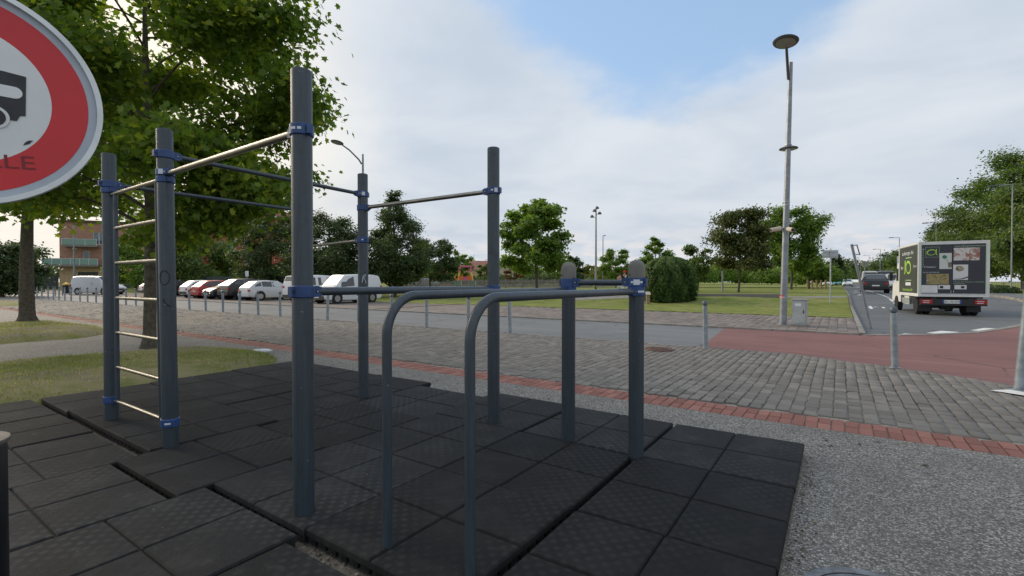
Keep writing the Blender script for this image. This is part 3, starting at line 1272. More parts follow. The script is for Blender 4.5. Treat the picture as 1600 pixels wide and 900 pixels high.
stick = [(0.0, .040), (-.55, .018)]
stick2 = [(.25, .018), (-.7, .034)]
bar('P1', 2.19, 'P2', 2.195, .021, 'steel')
clamp('P1', 2.19, [dirto('P1', 'P2')], [(-.75, .03), (-.2, .02)])
clamp('P2', 2.205, [dirto('P2', 'P1')], [(-.5, .034), (0, .02)], .05)
clamp('P2', 2.150, [dirto('P2', 'P3')], [], .046)
clamp('P2', 2.345, [dirto('P2', 'P4')], [])
bar('P2', 2.345, 'P4', 2.335, .019, 'bar_paint')
clamp('P4', 2.335, [dirto('P4', 'P2')], [(.1, .034), (-.5, .02)])
clamp('P3', 2.265, [dirto('P3', 'P8')], [])
clamp('P3', 2.205, [dirto('P3', 'P2')], [], .05)
bar('P3', 2.265, 'P8', 2.26, .019, 'bar_paint')
clamp('P8', 2.26, [dirto('P8', 'P3')], [])
bar('P4', 2.185, 'P5', 2.19, .021, 'steel')
clamp('P4', 2.185, [dirto('P4', 'P5')], [])
clamp('P5', 2.19, [dirto('P5', 'P4')], [(-.2, .02), (.4, .034)])
bar('P8', 1.80, 'P4', 1.83, .017, 'steel')
clamp('P8', 1.80, [dirto('P8', 'P4')], [])
clamp('P4', 1.83, [dirto('P4', 'P8')], [(-.1, .02)])
bar('P1', 1.315, 'P5', 1.305, .024, 'bar_paint')
clamp('P1', 1.315, [dirto('P1', 'P5')], [], .066)
clamp('P5', 1.305, [dirto('P5', 'P1')], [], .066)
bar('P6', 1.362, 'P7', 1.362, .022, 'bar_paint')
clamp('P6', 1.362, [dirto('P6', 'P7')], [], .07)
clamp('P7', 1.366, [dirto('P7', 'P6')], [(.0, .045), (.55, .024), (-.55, .018)], .07)
# ladder between P3 and P2
lad = []
for i in range(7):
    z = 2.165 - i * .3135
    last, first = i == 6, i == 0
    pa, pb = post_at('P3', z), post_at('P2', z)
    d = (pb - pa).normalized()
    L0, L1 = ((PR + .01) if (first or last) else .155), ((PR + .01) if (first or last) else .155)
    MB().tube([pa + d * L0 - SO, pb - d * L1 - SO], .0155, 16).build('rung', 'steel', ST, smooth=40)
for nm, other in (('P3', 'P2'), ('P2', 'P3')):
    d = Vector((*dirto(nm, other), 0)).normalized()
    pa, pb = post_at(nm, .285) + d * .16, post_at(nm, 2.165) + d * .16
    MB().tube([pa - SO, pb - SO], .0175, 16).build('ladder_rail', 'bar_paint', ST, smooth=40)
clamp('P3', .285, [dirto('P3', 'P2')], [])
clamp('P2', .285, [dirto('P2', 'P3')], [(-.35, .03), (0.05, .02)])
# parallel dip bars: upright, bend, run back to the low posts
for (u, v), nm, zt in (((-1.785, 1.55), 'P6', 1.30), ((-1.315, 1.60), 'P7', 1.298)):
    e = post_at(nm, zt)
    d = Vector((e.x - u, e.y - v, 0)).normalized()
    base = Vector((u, v, 0))
    rb = .19
    pts = [base, base + Vector((0, 0, zt - rb))]
    for k in range(1, 13):
        a = math.pi / 2 * k / 12
        pts.append(base + d * (rb - rb * math.cos(a)) + Vector((0, 0, zt - rb + rb * math.sin(a))))
    pts.append(e - d * (PR + .02))
    MB().tube([p - SO for p in pts], .0235, 24).build('dip_bar', 'bar_paint', ST, smooth=50)
    clamp(nm, zt, [(-d.x, -d.y)], [(.35, .024), (.75, .03)] if nm == 'P7' else [], .066)

# pen scrawls on two posts
def scrawl(nm, z, pts, m, par):
    c = post_at(nm, z) - SO
    a0 = math.atan2(-(c.y + SO.y), -(c.x + SO.x))
    MB().tube([(c.x + (PR + .0012) * math.cos(a0 + x / PR), c.y + (PR + .0012) * math.sin(a0 + x / PR), z + y) for x, y in pts], .0035, 6).build('scrawl', m, par, smooth=60)


scrawl('P2', 1.40, [(-.02 + .034 * math.cos(i * .45), .055 * math.sin(i * .45)) for i in range(15)], 'ink', post_obj['P2'])
scrawl('P2', 1.22, [(-.03, .02), (-.02, -.01), (0, -.03), (.015, -.035)], 'ink', post_obj['P2'])
scrawl('P4', 1.40, [(-.01, -.04), (.0, .03), (.02, .05), (.025, .03), (.005, .01), (.025, -.02), (.03, -.045)], 'sticker', post_obj['P4'])

# ------------------------------------------------------------------ round traffic sign, close on the left
SG = thing('traffic_sign', 'round red-ringed prohibition sign with black bus symbol on a grey pole', 'traffic sign', (-2.09, .235, 0), 0)
# sign local frame: x right, z up, face towards -y ; turned so that -y is the face normal
nrm = Vector((.973, -.218)).normalized()
SG.rotation_euler = (0, 0, math.atan2(nrm.y, nrm.x) + math.pi / 2)
SZ = 1.915


def disc(r0, r1, y0, y1, n=96):
    b = MB()
    vs, fs = [], []
    for r_, y in ((r0, y1), (r0, y0), (r1, y0), (r1, y1)):
        for j in range(n):
            a = 2 * math.pi * j / n
            vs.append((r_ * math.cos(a), y, SZ + r_ * math.sin(a)))
    for k in range(4):
        q = (k + 1) % 4
        for j in range(n):
            i = (j + 1) % n
            fs.append((k * n + j, k * n + i, q * n + i, q * n + j))
    return b.add(vs, [f[::-1] for f in fs])


MB().lathe([(.0, .012), (.325, .012), (.325, .016), (0, .016)], 96, (0, 0, SZ), 'Y').build('back_plate', 'sign_back', SG)
disc(.310, .325, -.016, .0118).build('rim', 'sign_rim', SG, smooth=40)
disc(.289, .3098, -.003, .0115).build('border', 'sign_grey', SG)
disc(.203, .2888, -.004, .0115).build('red_ring', 'sign_red', SG)
MB().lathe([(.0, .0115), (.2028, .0115), (.2028, -.004), (0, -.004)][::-1], 96, (0, 0, SZ), 'Y').build('face', 'sign_white', SG)
# coach symbol (side view), a thin film on the face
y0, y1 = -.0062, -.0042
bus = [(-.150, -.042), (-.128, -.042), (-.120, -.060), (.118, -.060), (.126, -.060), (.133, -.043), (.145, -.041), (.147, .078), (.10, .082), (-.10, .082), (-.135, .074), (-.150, .03)]
bo = MB().plate([(x, SZ + z) for x, z in bus], y0, y1).build('bus_symbol', 'sign_black', SG)


def pill(x0, x1, z0, z1, ya, yb, m, par, name):
    r_ = (z1 - z0) / 2
    pts = []
    for k in range(13):
        a = -math.pi / 2 + math.pi * k / 12
        pts.append((x1 - r_ + r_ * math.cos(a), SZ + (z0 + z1) / 2 + r_ * math.sin(a)))
    for k in range(13):
        a = math.pi / 2 + math.pi * k / 12
        pts.append((x0 + r_ + r_ * math.cos(a), SZ + (z0 + z1) / 2 + r_ * math.sin(a)))
    return MB().plate(pts, ya, yb).build(name, m, par)


pill(-.125, .139, .006, .041, -.0082, -.0064, 'sign_white', bo, 'window_slot')
for cx in (-.078, .078):
    MB().lathe([(0, -.0064), (.0335, -.0064), (.0335, -.0080), (0, -.0080)][::-1], 40, (cx, 0, SZ - .058), 'Y').build('wheel_arch', 'sign_white', bo)
    MB().lathe([(0, -.0082), (.0255, -.0082), (.0255, -.0096), (0, -.0096)][::-1], 40, (cx, 0, SZ - .058), 'Y').build('wheel', 'sign_black', bo)
mk = MB().plate([(.139, SZ - .130), (.152, SZ - .124), (.160, SZ - .112), (.150, SZ - .114), (.143, SZ - .121)], -.0058, -.0042).build('scuff', 'sign_black', SG)
text_mesh('scribble', 'LILLE', .058, 'scribble', SG, Matrix.Translation((.005, -.0048, SZ - .212)) @ Matrix.Rotation(math.pi / 2, 4, 'X') @ Matrix.Rotation(R(4), 4, 'Z'), .0003, width=.155)
MB().tube([(0, .047, 0), (0, .047, SZ + .36)], .03, 20).build('pole', 'galv', SG, smooth=40)
for zz in (-.15, .15):
    MB().box(-.05, .05, .0165, .082, SZ + zz - .015, SZ + zz + .015).build('bracket', 'galv', SG)

# black litter-bin post at the lower left
u, v = sv(-80, 1.62)
BP = thing('litter_bin', 'slim black cylindrical bin with flat brown-grey metal lid beside the rubber tiles', 'bin', (u, v, 0.09))
MB().lathe([(.128, 0), (.132, .01), (.132, .70), (.126, .715)], 40).build('body', 'black_metal', BP, smooth=40)
MB().lathe([(.10, .718), (.139, .718), (.141, .724), (.139, .731), (.06, .738), (.0, .739)], 40).build('lid', 'bin_cap', BP, smooth=40)
MB().lathe([(.14, -.09), (.14, -.006), (.10, -.002)], 32).build('foot', 'black_metal', BP, smooth=40)

# manhole covers
def manhole(u, v, r_, label, m, z=0.0):
    t = thing('manhole_cover', label, 'manhole cover', (u, v, z))
    MB().lathe([(r_ - .045, .0), (r_ - .045, .010), (r_ - .04, .014), (r_ - .006, .014), (r_, .002), (r_, -.05)], 64).build('frame', m, t, smooth=30)
    MB().lathe([(r_ - .052, -.05), (r_ - .052, .008), (r_ - .06, .0115), (0, .0115)], 64).build('plate', m, t, smooth=30)
    b = MB()
    for ring in range(1, 6):
        rr = (r_ - .09) * ring / 5.5
        nn = 6 * ring
        for j in range(nn):
            a = 2 * math.pi * (j + .5 * (ring % 2)) / nn
            mt = Matrix.Translation((rr * math.cos(a), rr * math.sin(a), .0115)) @ Matrix.Rotation(a, 4, 'Z')
            b.box(-.012, .012, -.009, .009, 0, .004, mt)
    b.build('studs', m, t)['kind'] = 'stuff'
    for s in (-1, 1):
        MB().box(s * (r_ * .6) - .03, s * (r_ * .6) + .03, -.012, .012, .0116, .0165).build('key_slot', 'trim', t)
    return t


manhole(*sv(1388, 1.96), .31, 'round grey cast iron manhole cover set in the gravel path', 'iron', .002)
manhole(-3.02, 9.66, .29, 'round rust-brown manhole cover set in the grey setts', 'rust_iron', .004)

# plastic bottle lying on the path
u, v = -9.10, 4.86
BT = thing('plastic_bottle', 'crumpled clear plastic bottle lying at the tip of the grass island', 'bottle', (u, v, .046), R(60))
prof = [(.012, -.165), (.036, -.16), (.043, -.145), (.040, -.09), (.044, -.07), (.040, -.04), (.044, -.02), (.042, .05), (.034, .10), (.016, .135), (.014, .15)]
b = MB()
b.tube([(z, .004 * math.sin(z * 40), .002 * math.cos(z * 60)) for _, z in prof], [r_ for r_, _ in prof], 16)
b.build('bottle_body', 'plastic_clear', BT, smooth=60)
MB().tube([(.1505, 0, 0), (.168, 0, 0)], .0155, 14).build('bottle_cap', 'sticker', BT, smooth=40)

# ------------------------------------------------------------------ bollards
BO = thing('bollard', 'grey steel bollard in the row between the setts and the road', 'bollard', (0, 0, 0), 0, 'bollards along the edge of the road')
MB().lathe([(.075, 0), (.075, .006), (.058, .012)], 20).build('base_plate', 'bollard_grey', BO, smooth=40)
MB().lathe([(.047, .0122), (.047, .86), (.040, .868)], 20).build('shaft', 'bollard_grey', BO, smooth=40)
MB().lathe([(.034, .8685), (.034, .885), (.052, .893), (.055, .925), (.046, .958), (.025, .977), (.0, .982)], 20).build('head', 'bollard_head', BO, smooth=60)
first = True
us = [-2.29 - 1.62 * k for k in range(33)]
us = [-2.29, -7.2, -8.6, -10.2, -11.75, -13.4, -15.1, -16.7, -18.2, -19.75, -21.3, -22.8, -24.5, -26.1, -27.8, -29.5, -31.2, -32.9, -34.4, -36.2, -37.9, -39.6, -41.3, -43.1, -45.0, -46.5, -48.0, -49.4, -50.8, -52.4, -54.0, -56.0]
rb_ = random.Random(3)
for u in us:
    tilt = (rb_.uniform(-.03, .03), rb_.uniform(-.03, .03), rb_.uniform(0, 6))
    o = BO if first else dup(BO)
    first = False
    o.location = (u, 10.40 + rb_.uniform(-.03, .03), .0)
    o.rotation_euler = tilt
o = dup(BO, (.72, 9.72, 0), 0, 'grey steel bollard with dark round head on the setts beside the red crossing')
o.rotation_euler = (R(1.2), R(-1.5), 0)
del o['group']
for k in range(6):
    o = dup(BO, (-62 - k * 1.7, 13.2 + k * .9, -.03), 0, 'small far grey bollard in the row across the end of the road')
    o['group'] = 'bollards at the far end of the road'
# the leaning post at the right edge
t = thing('leaning_post', 'pale grey paint-flecked steel post leaning outward at the corner of the setts', 'post', (1.86, 8.56, 0))
MB().lathe([(.085, 0), (.085, .008), (.066, .016)], 24).build('base_plate', 'bollard_grey', t, smooth=40)
MB().tube([(0, 0, .016), (.10, .02, 1.45)], .052, 24).build('shaft', 'bollard_grey', t, smooth=40)

# ------------------------------------------------------------------ trees
LEAF_MAPLE = np.array([(0, -.45), (.44, -.36), (.32, -.05), (.55, .18), (.2, .2), (0, .56), (-.2, .2), (-.55, .18), (-.32, -.05), (-.44, -.36)])
LEAF_OVAL = np.array([(0, -.5), (.26, -.1), (.2, .25), (0, .55), (-.2, .25), (-.26, -.1)])
LEAF_QUAD = np.array([(0, -.55), (.36, 0), (0, .6), (-.36, 0)])


def leaves_mesh(name, pts, nrm, size, outline, m, parent, seed, rnd=None, fold=.12):
    r = np.random.default_rng(seed)
    n = len(pts)
    nrm = nrm / (np.linalg.norm(nrm, axis=1, keepdims=True) + 1e-9)
    a = r.normal(size=(n, 3))
    a[:, 2] -= .5
    t = a - nrm * (a * nrm).sum(1, keepdims=True)
    t /= np.linalg.norm(t, axis=1, keepdims=True) + 1e-9
    w = np.cross(nrm, t)
    s = size * r.uniform(.65, 1.25, n)
    k = len(outline)
    if k > 4:
        ol = np.vstack([[(0, 0)], outline])
        lift = np.abs(ol[:, 0]) * fold * 2 - .06
        P = pts[:, None] + s[:, None, None] * (ol[None, :, :1] * w[:, None] + ol[None, :, 1:] * t[:, None] + lift[None, :, None] * nrm[:, None])
        V = P.reshape(-1, 3)
        tri = np.array([(0, i, i % k + 1) for i in range(1, k + 1)]).ravel()
        F = (np.arange(n)[:, None] * (k + 1) + tri[None]).ravel()
        T = np.full(n * k, 3)
        rep = k + 1
    else:
        P = pts[:, None] + s[:, None, None] * (outline[None, :, :1] * w[:, None] + outline[None, :, 1:] * t[:, None])
        V = P.reshape(-1, 3)
        F = np.arange(n * 4)
        T = np.full(n, 4)
        rep = 4
    rn = np.clip(r.normal(.45, .22, n), 0, 1) if rnd is None else rnd
    return np_mesh(name, V, F, T, m, parent, np.repeat(rn, rep))


def profile(kind, t):
    t = min(1, max(0, t))
    if kind == 'round':
        return math.sqrt(max(0, 1 - ((t - .42) / .60) ** 2))
    if kind == 'oval':
        return math.sqrt(max(0, 1 - ((t - .38) / .64) ** 2)) * .95
    if kind == 'spire':
        return max(.10, 1 - t ** 1.5) * (.80 + .2 * math.sin(t * 3.1)) if t > .12 else .62 + 2 * t
    if kind == 'cone':
        return max(.06, (1 - t) ** .75) * min(1, .55 + t * 4)
    if kind == 'vase':
        return min(1, .35 + .9 * t) * math.sqrt(max(0, 1 - ((t - .3) / .72) ** 2))
    return math.sqrt(max(0, 1 - ((t - .5) / .55) ** 2))


def grow(seed, H, cb, rad, r0, kind='round', limbs=16, subs=7, rise=.45, start=.3):
    """branch skeleton: trunk, limbs and side branches; returns tubes and the points that carry leaves"""
    r = random.Random(seed)
    tubes, anchors = [], []
    wob = [(r.uniform(-1, 1), r.uniform(-1, 1)) for _ in range(4)]

    def tp(t):
        return Vector((H * .012 * (wob[0][0] * math.sin(3 * t) + wob[1][0] * math.sin(7 * t)), H * .012 * (wob[0][1] * math.sin(3.3 * t) + wob[1][1] * math.sin(6 * t)), H * .95 * t))

    def tr(t):
        return r0 * max(.06, (1 - t) ** .85) + (r0 * .5 * max(0, 1 - t / .03) ** 2 if t < .03 else 0)
    ts = [0, .008, .02, .035] + [.035 + .965 * i / 14 for i in range(1, 15)]
    tubes.append(([tp(t) for t in ts], [tr(t) for t in ts], 12))
    for i in range(limbs):
        f = (i + r.random() * .8) / limbs
        f = f ** 1.35 if kind == 'spire' else f
        h = cb + (H * .95 - cb) * f ** .95 * .97
        # limbs leave the trunk lower than where their foliage ends up
        hh = max(cb * .82, h - rad * profile(kind, f) * rise * .55)
        t = min(.97, hh / (H * .95))
        az = i * 2.399 + r.uniform(-.5, .5)
        reach = rad * profile(kind, f) * r.uniform(.78, 1.12)
        if reach < .15:
            reach = .15
        p = tp(t)
        rr = tr(t) * r.uniform(.38, .5)
        d = Vector((math.cos(az), math.sin(az), 0))
        side = Vector((-d.y, d.x, 0))
        bend = r.uniform(-.18, .18)
        up = rise * r.uniform(.6, 1.3) * reach
        pts = []
        for k in range(7):
            s = k / 6
            pts.append(p + d * reach * s + side * bend * reach * s * s + Vector((0, 0, up * (s ** .8) - .12 * reach * s ** 3)))
        tubes.append((pts, [max(.006, rr * (1 - .85 * k / 6)) for k in range(7)], 6))
        for j in range(subs):
            s = start + (1 - start) * (j + r.random()) / subs
            k = min(5, int(s * 6))
            q = pts[k].lerp(pts[k + 1], s * 6 - k)
            ln = rad * (.20 + .26 * r.random()) * (1.15 - .5 * s) * (1 if kind != 'cone' else .7) * (.32 + .68 * reach / rad)
            az2 = az + r.choice((-1, 1)) * r.uniform(.4, 1.3)
            d2 = Vector((math.cos(az2), math.sin(az2), r.uniform(-.25, .75) + (.7 if kind == 'spire' else 0))).normalized()
            sp = [q + d2 * ln * x + Vector((0, 0, -.16 * ln * x * x)) for x in (0, .35, .7, 1)]
            tubes.append((sp, [max(.004, rr * .32 * (1 - .8 * x)) for x in (0, .35, .7, 1)], 4))
            for x in (.25, .45, .65, .85, 1.0):
                anchors.append(q + d2 * ln * x + Vector((0, 0, -.16 * ln * x * x)))
        anchors += [pts[5], pts[6], pts[6]]
    return tubes, anchors


def make_tree(name, label, loc, seed, H, cb, rad, r0, leaf, nleaf, lsize, kind='round', outline=LEAF_QUAD, limbs=16, subs=7, rise=.45, bark='bark', spread=.10, group=None, rz=0, cat='tree'):
    t = thing(name, label, cat, loc, rz, group)
    tubes, anc = grow(seed, H, cb, rad, r0, kind, limbs, subs, rise)
    b = MB()
    for pts, rad_, n in tubes:
        b.tube(pts, rad_, n, caps=False)
    b.build('trunk', bark, t, smooth=80)
    r = np.random.default_rng(seed)
    A = np.array([tuple(a) for a in anc])
    wts = r.gamma(2.2, 1, len(A)) * (.30 + np.linalg.norm(A[:, :2], axis=1) / rad)
    idx = r.choice(len(A), nleaf, p=wts / wts.sum())
    ax_d = np.linalg.norm(A[idx][:, :2], axis=1, keepdims=True) / rad
    P = A[idx] + r.normal(size=(nleaf, 3)) * spread * rad * np.array([1, 1, .75]) * np.clip(.45 + .8 * ax_d, .4, 1)
    cen = np.array([0, 0, (cb + H) / 2])
    out = P - cen
    out /= np.linalg.norm(out, axis=1, keepdims=True) + 1e-9
    N = out * .55 + np.array([0, 0, .7]) + r.normal(size=(nleaf, 3)) * .55
    clump = np.sin(idx * 12.9898) * .5 + .5
    rn = np.clip(.20 + .42 * clump + r.normal(0, .17, nleaf) + .12 * (r.random(nleaf) > .93), 0, 1)
    leaves_mesh('crown', P, N, lsize, outline, leaf, t, seed + 1, rn)
    return t


def copy_tree(src, label, loc, rz, sc):
    o = dup(src, loc, rz, label, scale=sc)
    return o


# the two street trees close by
make_tree('maple_tree', 'large leafy maple with bare grey trunk behind the ladder of the workout frame', (-10.95, 3.66, .10), 11, 9.6, 2.15, 3.0, .112, 'leaf_maple', 58000, .116, 'round', LEAF_MAPLE, limbs=30, subs=10, rise=.42, spread=.085)
make_tree('maple_tree', 'broad thick-trunked maple on the grass island away from the rubber tiles', (-21.14, 3.84, .10), 23, 10.0, 3.9, 4.4, .20, 'leaf_maple', 36000, .15, 'round', LEAF_MAPLE, limbs=24, subs=8, rise=.40, spread=.09, bark='bark')


def on(px, d, zf=None):
    u, v = sv(px, d)
    return (u, v, lawn_z(v, u) - .03)


# lawn and car-park trees (bearing column, depth)
make_tree('plane_tree', 'bright green oval young tree standing alone on the lawn before the picket fence', on(839, 42), 31, 8.6, 1.9, 2.75, .13, 'leaf_bright', 19000, .23, 'oval', LEAF_MAPLE, limbs=28, subs=8, rise=.5, spread=.10)
make_tree('hornbeam_tree', 'tall pointed dark tree with upswept branches beside the parked cars', on(617, 42), 37, 9.6, .6, 3.3, .16, 'leaf_dark', 34000, .17, 'spire', limbs=64, subs=8, rise=.9, spread=.10)
make_tree('round_tree', 'low dark round tree on a thin trunk beside the pointed tree', on(672, 50), 41, 5.6, 1.3, 2.7, .11, 'leaf_dark', 9000, .24, 'round', limbs=18, rise=.35)
make_tree('dense_tree', 'dense dark tree rising behind the white panel van', on(515, 43), 43, 7.7, .5, 3.2, .17, 'leaf_dark', 24000, .20, 'oval', limbs=32, rise=.45, spread=.13)
make_tree('dense_tree', 'dense dark tree behind the silver hatchback', on(424, 47), 47, 8.2, .4, 3.3, .17, 'leaf_dark', 24000, .21, 'oval', limbs=26, rise=.4, spread=.12)
make_tree('dense_tree', 'broad bushy tree before the red brick building behind the red car', on(304, 54), 53, 6.6, .3, 3.9, .18, 'leaf_mid', 24000, .23, 'round', limbs=28, rise=.35, spread=.12)
make_tree('dense_tree', 'pale green bushy tree at the corner of the tan building', on(212, 66), 59, 7.6, .8, 3.2, .17, 'leaf_bright', 10000, .30, 'round', limbs=22, rise=.4, spread=.12)
make_tree('dense_tree', 'low dark spreading tree at the dark fence beside the tan building', on(2, 44), 61, 5.4, .5, 3.2, .2, 'leaf_dark', 15000, .26, 'round', limbs=24, rise=.3, spread=.12)
make_tree('small_tree', 'small pale green tree behind the pink play tower', on(719, 84), 67, 6.2, 1.0, 2.4, .1, 'leaf_bright', 4000, .34, 'vase', limbs=16, rise=.8)
make_tree('small_tree', 'rust-brown small tree before the pale gable house', on(803, 88), 71, 4.8, .8, 1.9, .1, 'leaf_rust', 3500, .32, 'oval', limbs=14)
make_tree('small_tree', 'small dark green tree in front of the tan house wall', on(757, 92), 73, 4.6, .8, 1.7, .1, 'leaf_mid', 3500, .3, 'oval', limbs=14)
make_tree('small_tree', 'dark green tree just behind the bright oval tree', on(893, 80), 79, 5.4, .8, 2.5, .12, 'leaf_dark', 5000, .32, 'round', limbs=16)
make_tree('small_tree', 'golden yellow layered tree beside the floodlight mast', on(925, 100), 83, 4.6, .7, 2.6, .12, 'leaf_gold', 4500, .36, 'round', limbs=16, rise=.1)
make_tree('small_tree', 'mid green tree behind the two standing people', on(962, 76), 89, 6.4, 1.2, 2.4, .12, 'leaf_bright', 7000, .30, 'round', limbs=18)
make_tree('small_tree', 'yellow-green upright tree rising behind the clipped shrub', on(1024, 46), 97, 5.6, .9, 2.0, .1, 'leaf_bright', 9000, .20, 'spire', limbs=26, rise=.8)
make_tree('small_tree', 'feathery small tree beside the clipped shrub', on(1090, 52), 101, 5.0, 1.2, 2.1, .09, 'leaf_mid', 4000, .26, 'vase', limbs=16, rise=.9)
make_tree('lawn_tree', 'brownish green tree on a thin straight trunk beside the tall lamp post', on(1154, 42.7), 103, 7.8, 2.2, 2.45, .10, 'leaf_brown', 17000, .22, 'oval', limbs=28, subs=9, rise=.6, spread=.14)
make_tree('lawn_tree', 'yellow-green open tree with spiky branches behind the tall lamp post', on(1236, 58), 107, 10.2, 2.4, 4.2, .15, 'leaf_bright', 19000, .28, 'vase', limbs=28, rise=.62)
make_tree('lawn_tree', 'rounded yellow-green tree at the roadside before the wooden posts', on(1264, 66), 109, 4.9, .7, 2.6, .13, 'leaf_bright', 7000, .30, 'round', limbs=18)
make_tree('conifer', 'dark layered cedar far along the lawn side of the road', on(1307, 118), 113, 8.4, 1.0, 3.4, .2, 'leaf_dark', 4500, .40, 'cone', limbs=26, rise=.05)
# right side of the road
RT = [(1600, 50, 15.5, 5.4, 131, 'tallest dark tree above the iron railing'), (1540, 58, 14.0, 4.9, 137, 'tall dark tree directly behind the delivery truck'), (1497, 66, 10.0, 3.6, 139, 'dark tree beside the truck roof line'), (1650, 40, 12.5, 4.4, 149, 'dark tree standing behind the slim grey street lamp')]
for px, d, H, rad, sd, lab in RT:
    u, v = sv(px, d)
    make_tree('roadside_tree', lab, (u, v, road_z(v) + .08), sd, H, 1.4, rad, .2, 'leaf_mid' if sd != 139 else 'leaf_dark', 27000, .25, 'oval', limbs=30, subs=8, rise=.55, spread=.11)
for px, d, H, rad, sd, lf, lab in [(1428, 92, 8.0, 4.2, 151, 'leaf_mid', 'green tree beside the road behind the truck cab'), (1402, 118, 8.6, 4.6, 157, 'leaf_dark', 'dark tree behind the black van'), (1388, 150, 8.5, 4.5, 163, 'leaf_mid', 'far green tree at the end of the roadside row')]:
    u, v = sv(px, d)
    make_tree('roadside_tree', lab, (u, v, road_z(v) + .08), sd, H, .8, rad, .2, lf, 7000, .38, 'round', limbs=20, rise=.4, spread=.12)


# clipped weeping shrub on the lawn
def shrub(name, label, loc, rx, ry, h, leaf, n, size, seed, outline=LEAF_OVAL):
    t = thing(name, label, 'shrub', loc)
    r = np.random.default_rng(seed)
    th, zz = r.uniform(0, 2 * np.pi, n), r.random(n)
    prof = np.where(zz < .72, .90 + .10 * np.sin(zz / .72 * np.pi), np.sqrt(np.clip(1 - ((zz - .60) / .42) ** 2, 0, 1)))
    lump = 1 + .03 * np.sin(3 * th + 1) + .04 * np.sin(7 * th + 5 * zz) + .04 * np.sin(13 * th - 9 * zz)
    depth = 1 + r.normal(0, .055, n) - .06 * (np.sin(23 * th + 3 * np.sin(9 * zz)) > .3)
    P = np.c_[rx * prof * lump * depth * np.cos(th), ry * prof * lump * depth * np.sin(th), h * zz ]
    N = np.c_[np.cos(th), np.sin(th), np.clip(zz * 2 - .8, -.2, 2)] + r.normal(size=(n, 3)) * .4
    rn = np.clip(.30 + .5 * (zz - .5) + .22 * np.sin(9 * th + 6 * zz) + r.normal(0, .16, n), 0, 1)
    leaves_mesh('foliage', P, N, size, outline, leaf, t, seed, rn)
    b = MB()
    for k in range(7):
        a = k * 2.4
        b.tube([(0, 0, 0), (.12 * math.cos(a), .12 * math.sin(a), h * .3), (.55 * rx * math.cos(a), .55 * ry * math.sin(a), h * .75)], [.06, .05, .02], 6, caps=False)
    b.tube([(0, 0, 0), (.02, .02, h * .8)], [.11, .05], 8)
    b.build('stem', 'bark_dark', t)
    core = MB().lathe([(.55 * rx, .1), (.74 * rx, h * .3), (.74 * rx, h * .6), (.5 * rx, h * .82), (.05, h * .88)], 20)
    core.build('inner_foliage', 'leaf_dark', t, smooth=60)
    return t


u, v = sv(1044, 30.3)
shrub('clipped_shrub', 'big dark green rounded weeping shrub on the lawn beside the wooden post', (u, v, lawn_z(v, u) - .02), 1.55, 1.5, 2.75, 'leaf_shrub', 38000, .12, 5)
u, v = sv(1500, 47)
for k, (px, d, rx, h, lab) in enumerate([(1556, 37.5, 1.3, 1.0, 'low dark bush at the foot of the tallest roadside tree'), (1530, 44, 1.2, 1.1, 'low bush behind the truck by the iron railing')]):
    u, v = sv(px, d)
    shrub('low_bush', lab, (u, v, .08), rx, rx, h, 'leaf_dark', 3000, .16, 40 + k)


# far foliage that reads as one mass
def wood_band(name, label, spots, leaf, seed, size):
    r = np.random.default_rng(seed)
    Ps, Ns, Rs = [], [], []
    for (px, d, w, h, n) in spots:
        u, v = sv(px, d)
        th = r.uniform(0, 2 * np.pi, n)
        ph = np.arccos(r.uniform(-.2, 1, n))
        q = 1 - np.abs(r.normal(0, .12, n))
        lump = 1 + .12 * np.sin(4 * th + px) * np.sin(5 * ph)
        D = np.c_[np.sin(ph) * np.cos(th), np.sin(ph) * np.sin(th), np.cos(ph)]
        z0 = lawn_z(v, u) if px < 1300 else road_z(v)
        Ps.append(D * np.array([w / 2, w / 2, h * .62]) * (q * lump)[:, None] + np.array([u, v, z0 + h * .38]))
        Ns.append(D + r.normal(size=(n, 3)) * .5)
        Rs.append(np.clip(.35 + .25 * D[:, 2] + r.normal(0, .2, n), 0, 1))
    P, N_, Rn = np.concatenate(Ps), np.concatenate(Ns), np.concatenate(Rs)
    ok = P[:, 2] > .0
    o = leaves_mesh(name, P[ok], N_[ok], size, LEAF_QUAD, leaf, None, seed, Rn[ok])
    o['kind'] = 'stuff'
    return tag(o, label, 'woods')


rr = random.Random(77)
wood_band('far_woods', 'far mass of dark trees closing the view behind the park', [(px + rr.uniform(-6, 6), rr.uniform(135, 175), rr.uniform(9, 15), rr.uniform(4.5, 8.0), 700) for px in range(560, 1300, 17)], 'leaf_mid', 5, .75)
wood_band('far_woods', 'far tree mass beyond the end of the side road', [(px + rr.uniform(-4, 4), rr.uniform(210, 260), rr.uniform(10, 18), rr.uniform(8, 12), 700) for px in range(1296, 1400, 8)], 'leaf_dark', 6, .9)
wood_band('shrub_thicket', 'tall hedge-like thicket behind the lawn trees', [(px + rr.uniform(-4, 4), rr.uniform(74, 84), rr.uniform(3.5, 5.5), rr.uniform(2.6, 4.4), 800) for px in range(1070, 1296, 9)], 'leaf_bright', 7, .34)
wood_band('shrub_thicket', 'dark planting behind the parked cars', [(px + rr.uniform(-4, 4), rr.uniform(60, 66), rr.uniform(3.5, 5.5), rr.uniform(2.2, 3.6), 700) for px in range(250, 600, 14)], 'leaf_dark', 8, .32)
wood_band('shrub_thicket', 'dark planting behind the picket fence', [(px + rr.uniform(-4, 4), rr.uniform(84, 96), rr.uniform(3.5, 5.5), rr.uniform(1.6, 2.6), 500) for px in range(640, 930, 13)], 'leaf_dark', 12, .34)
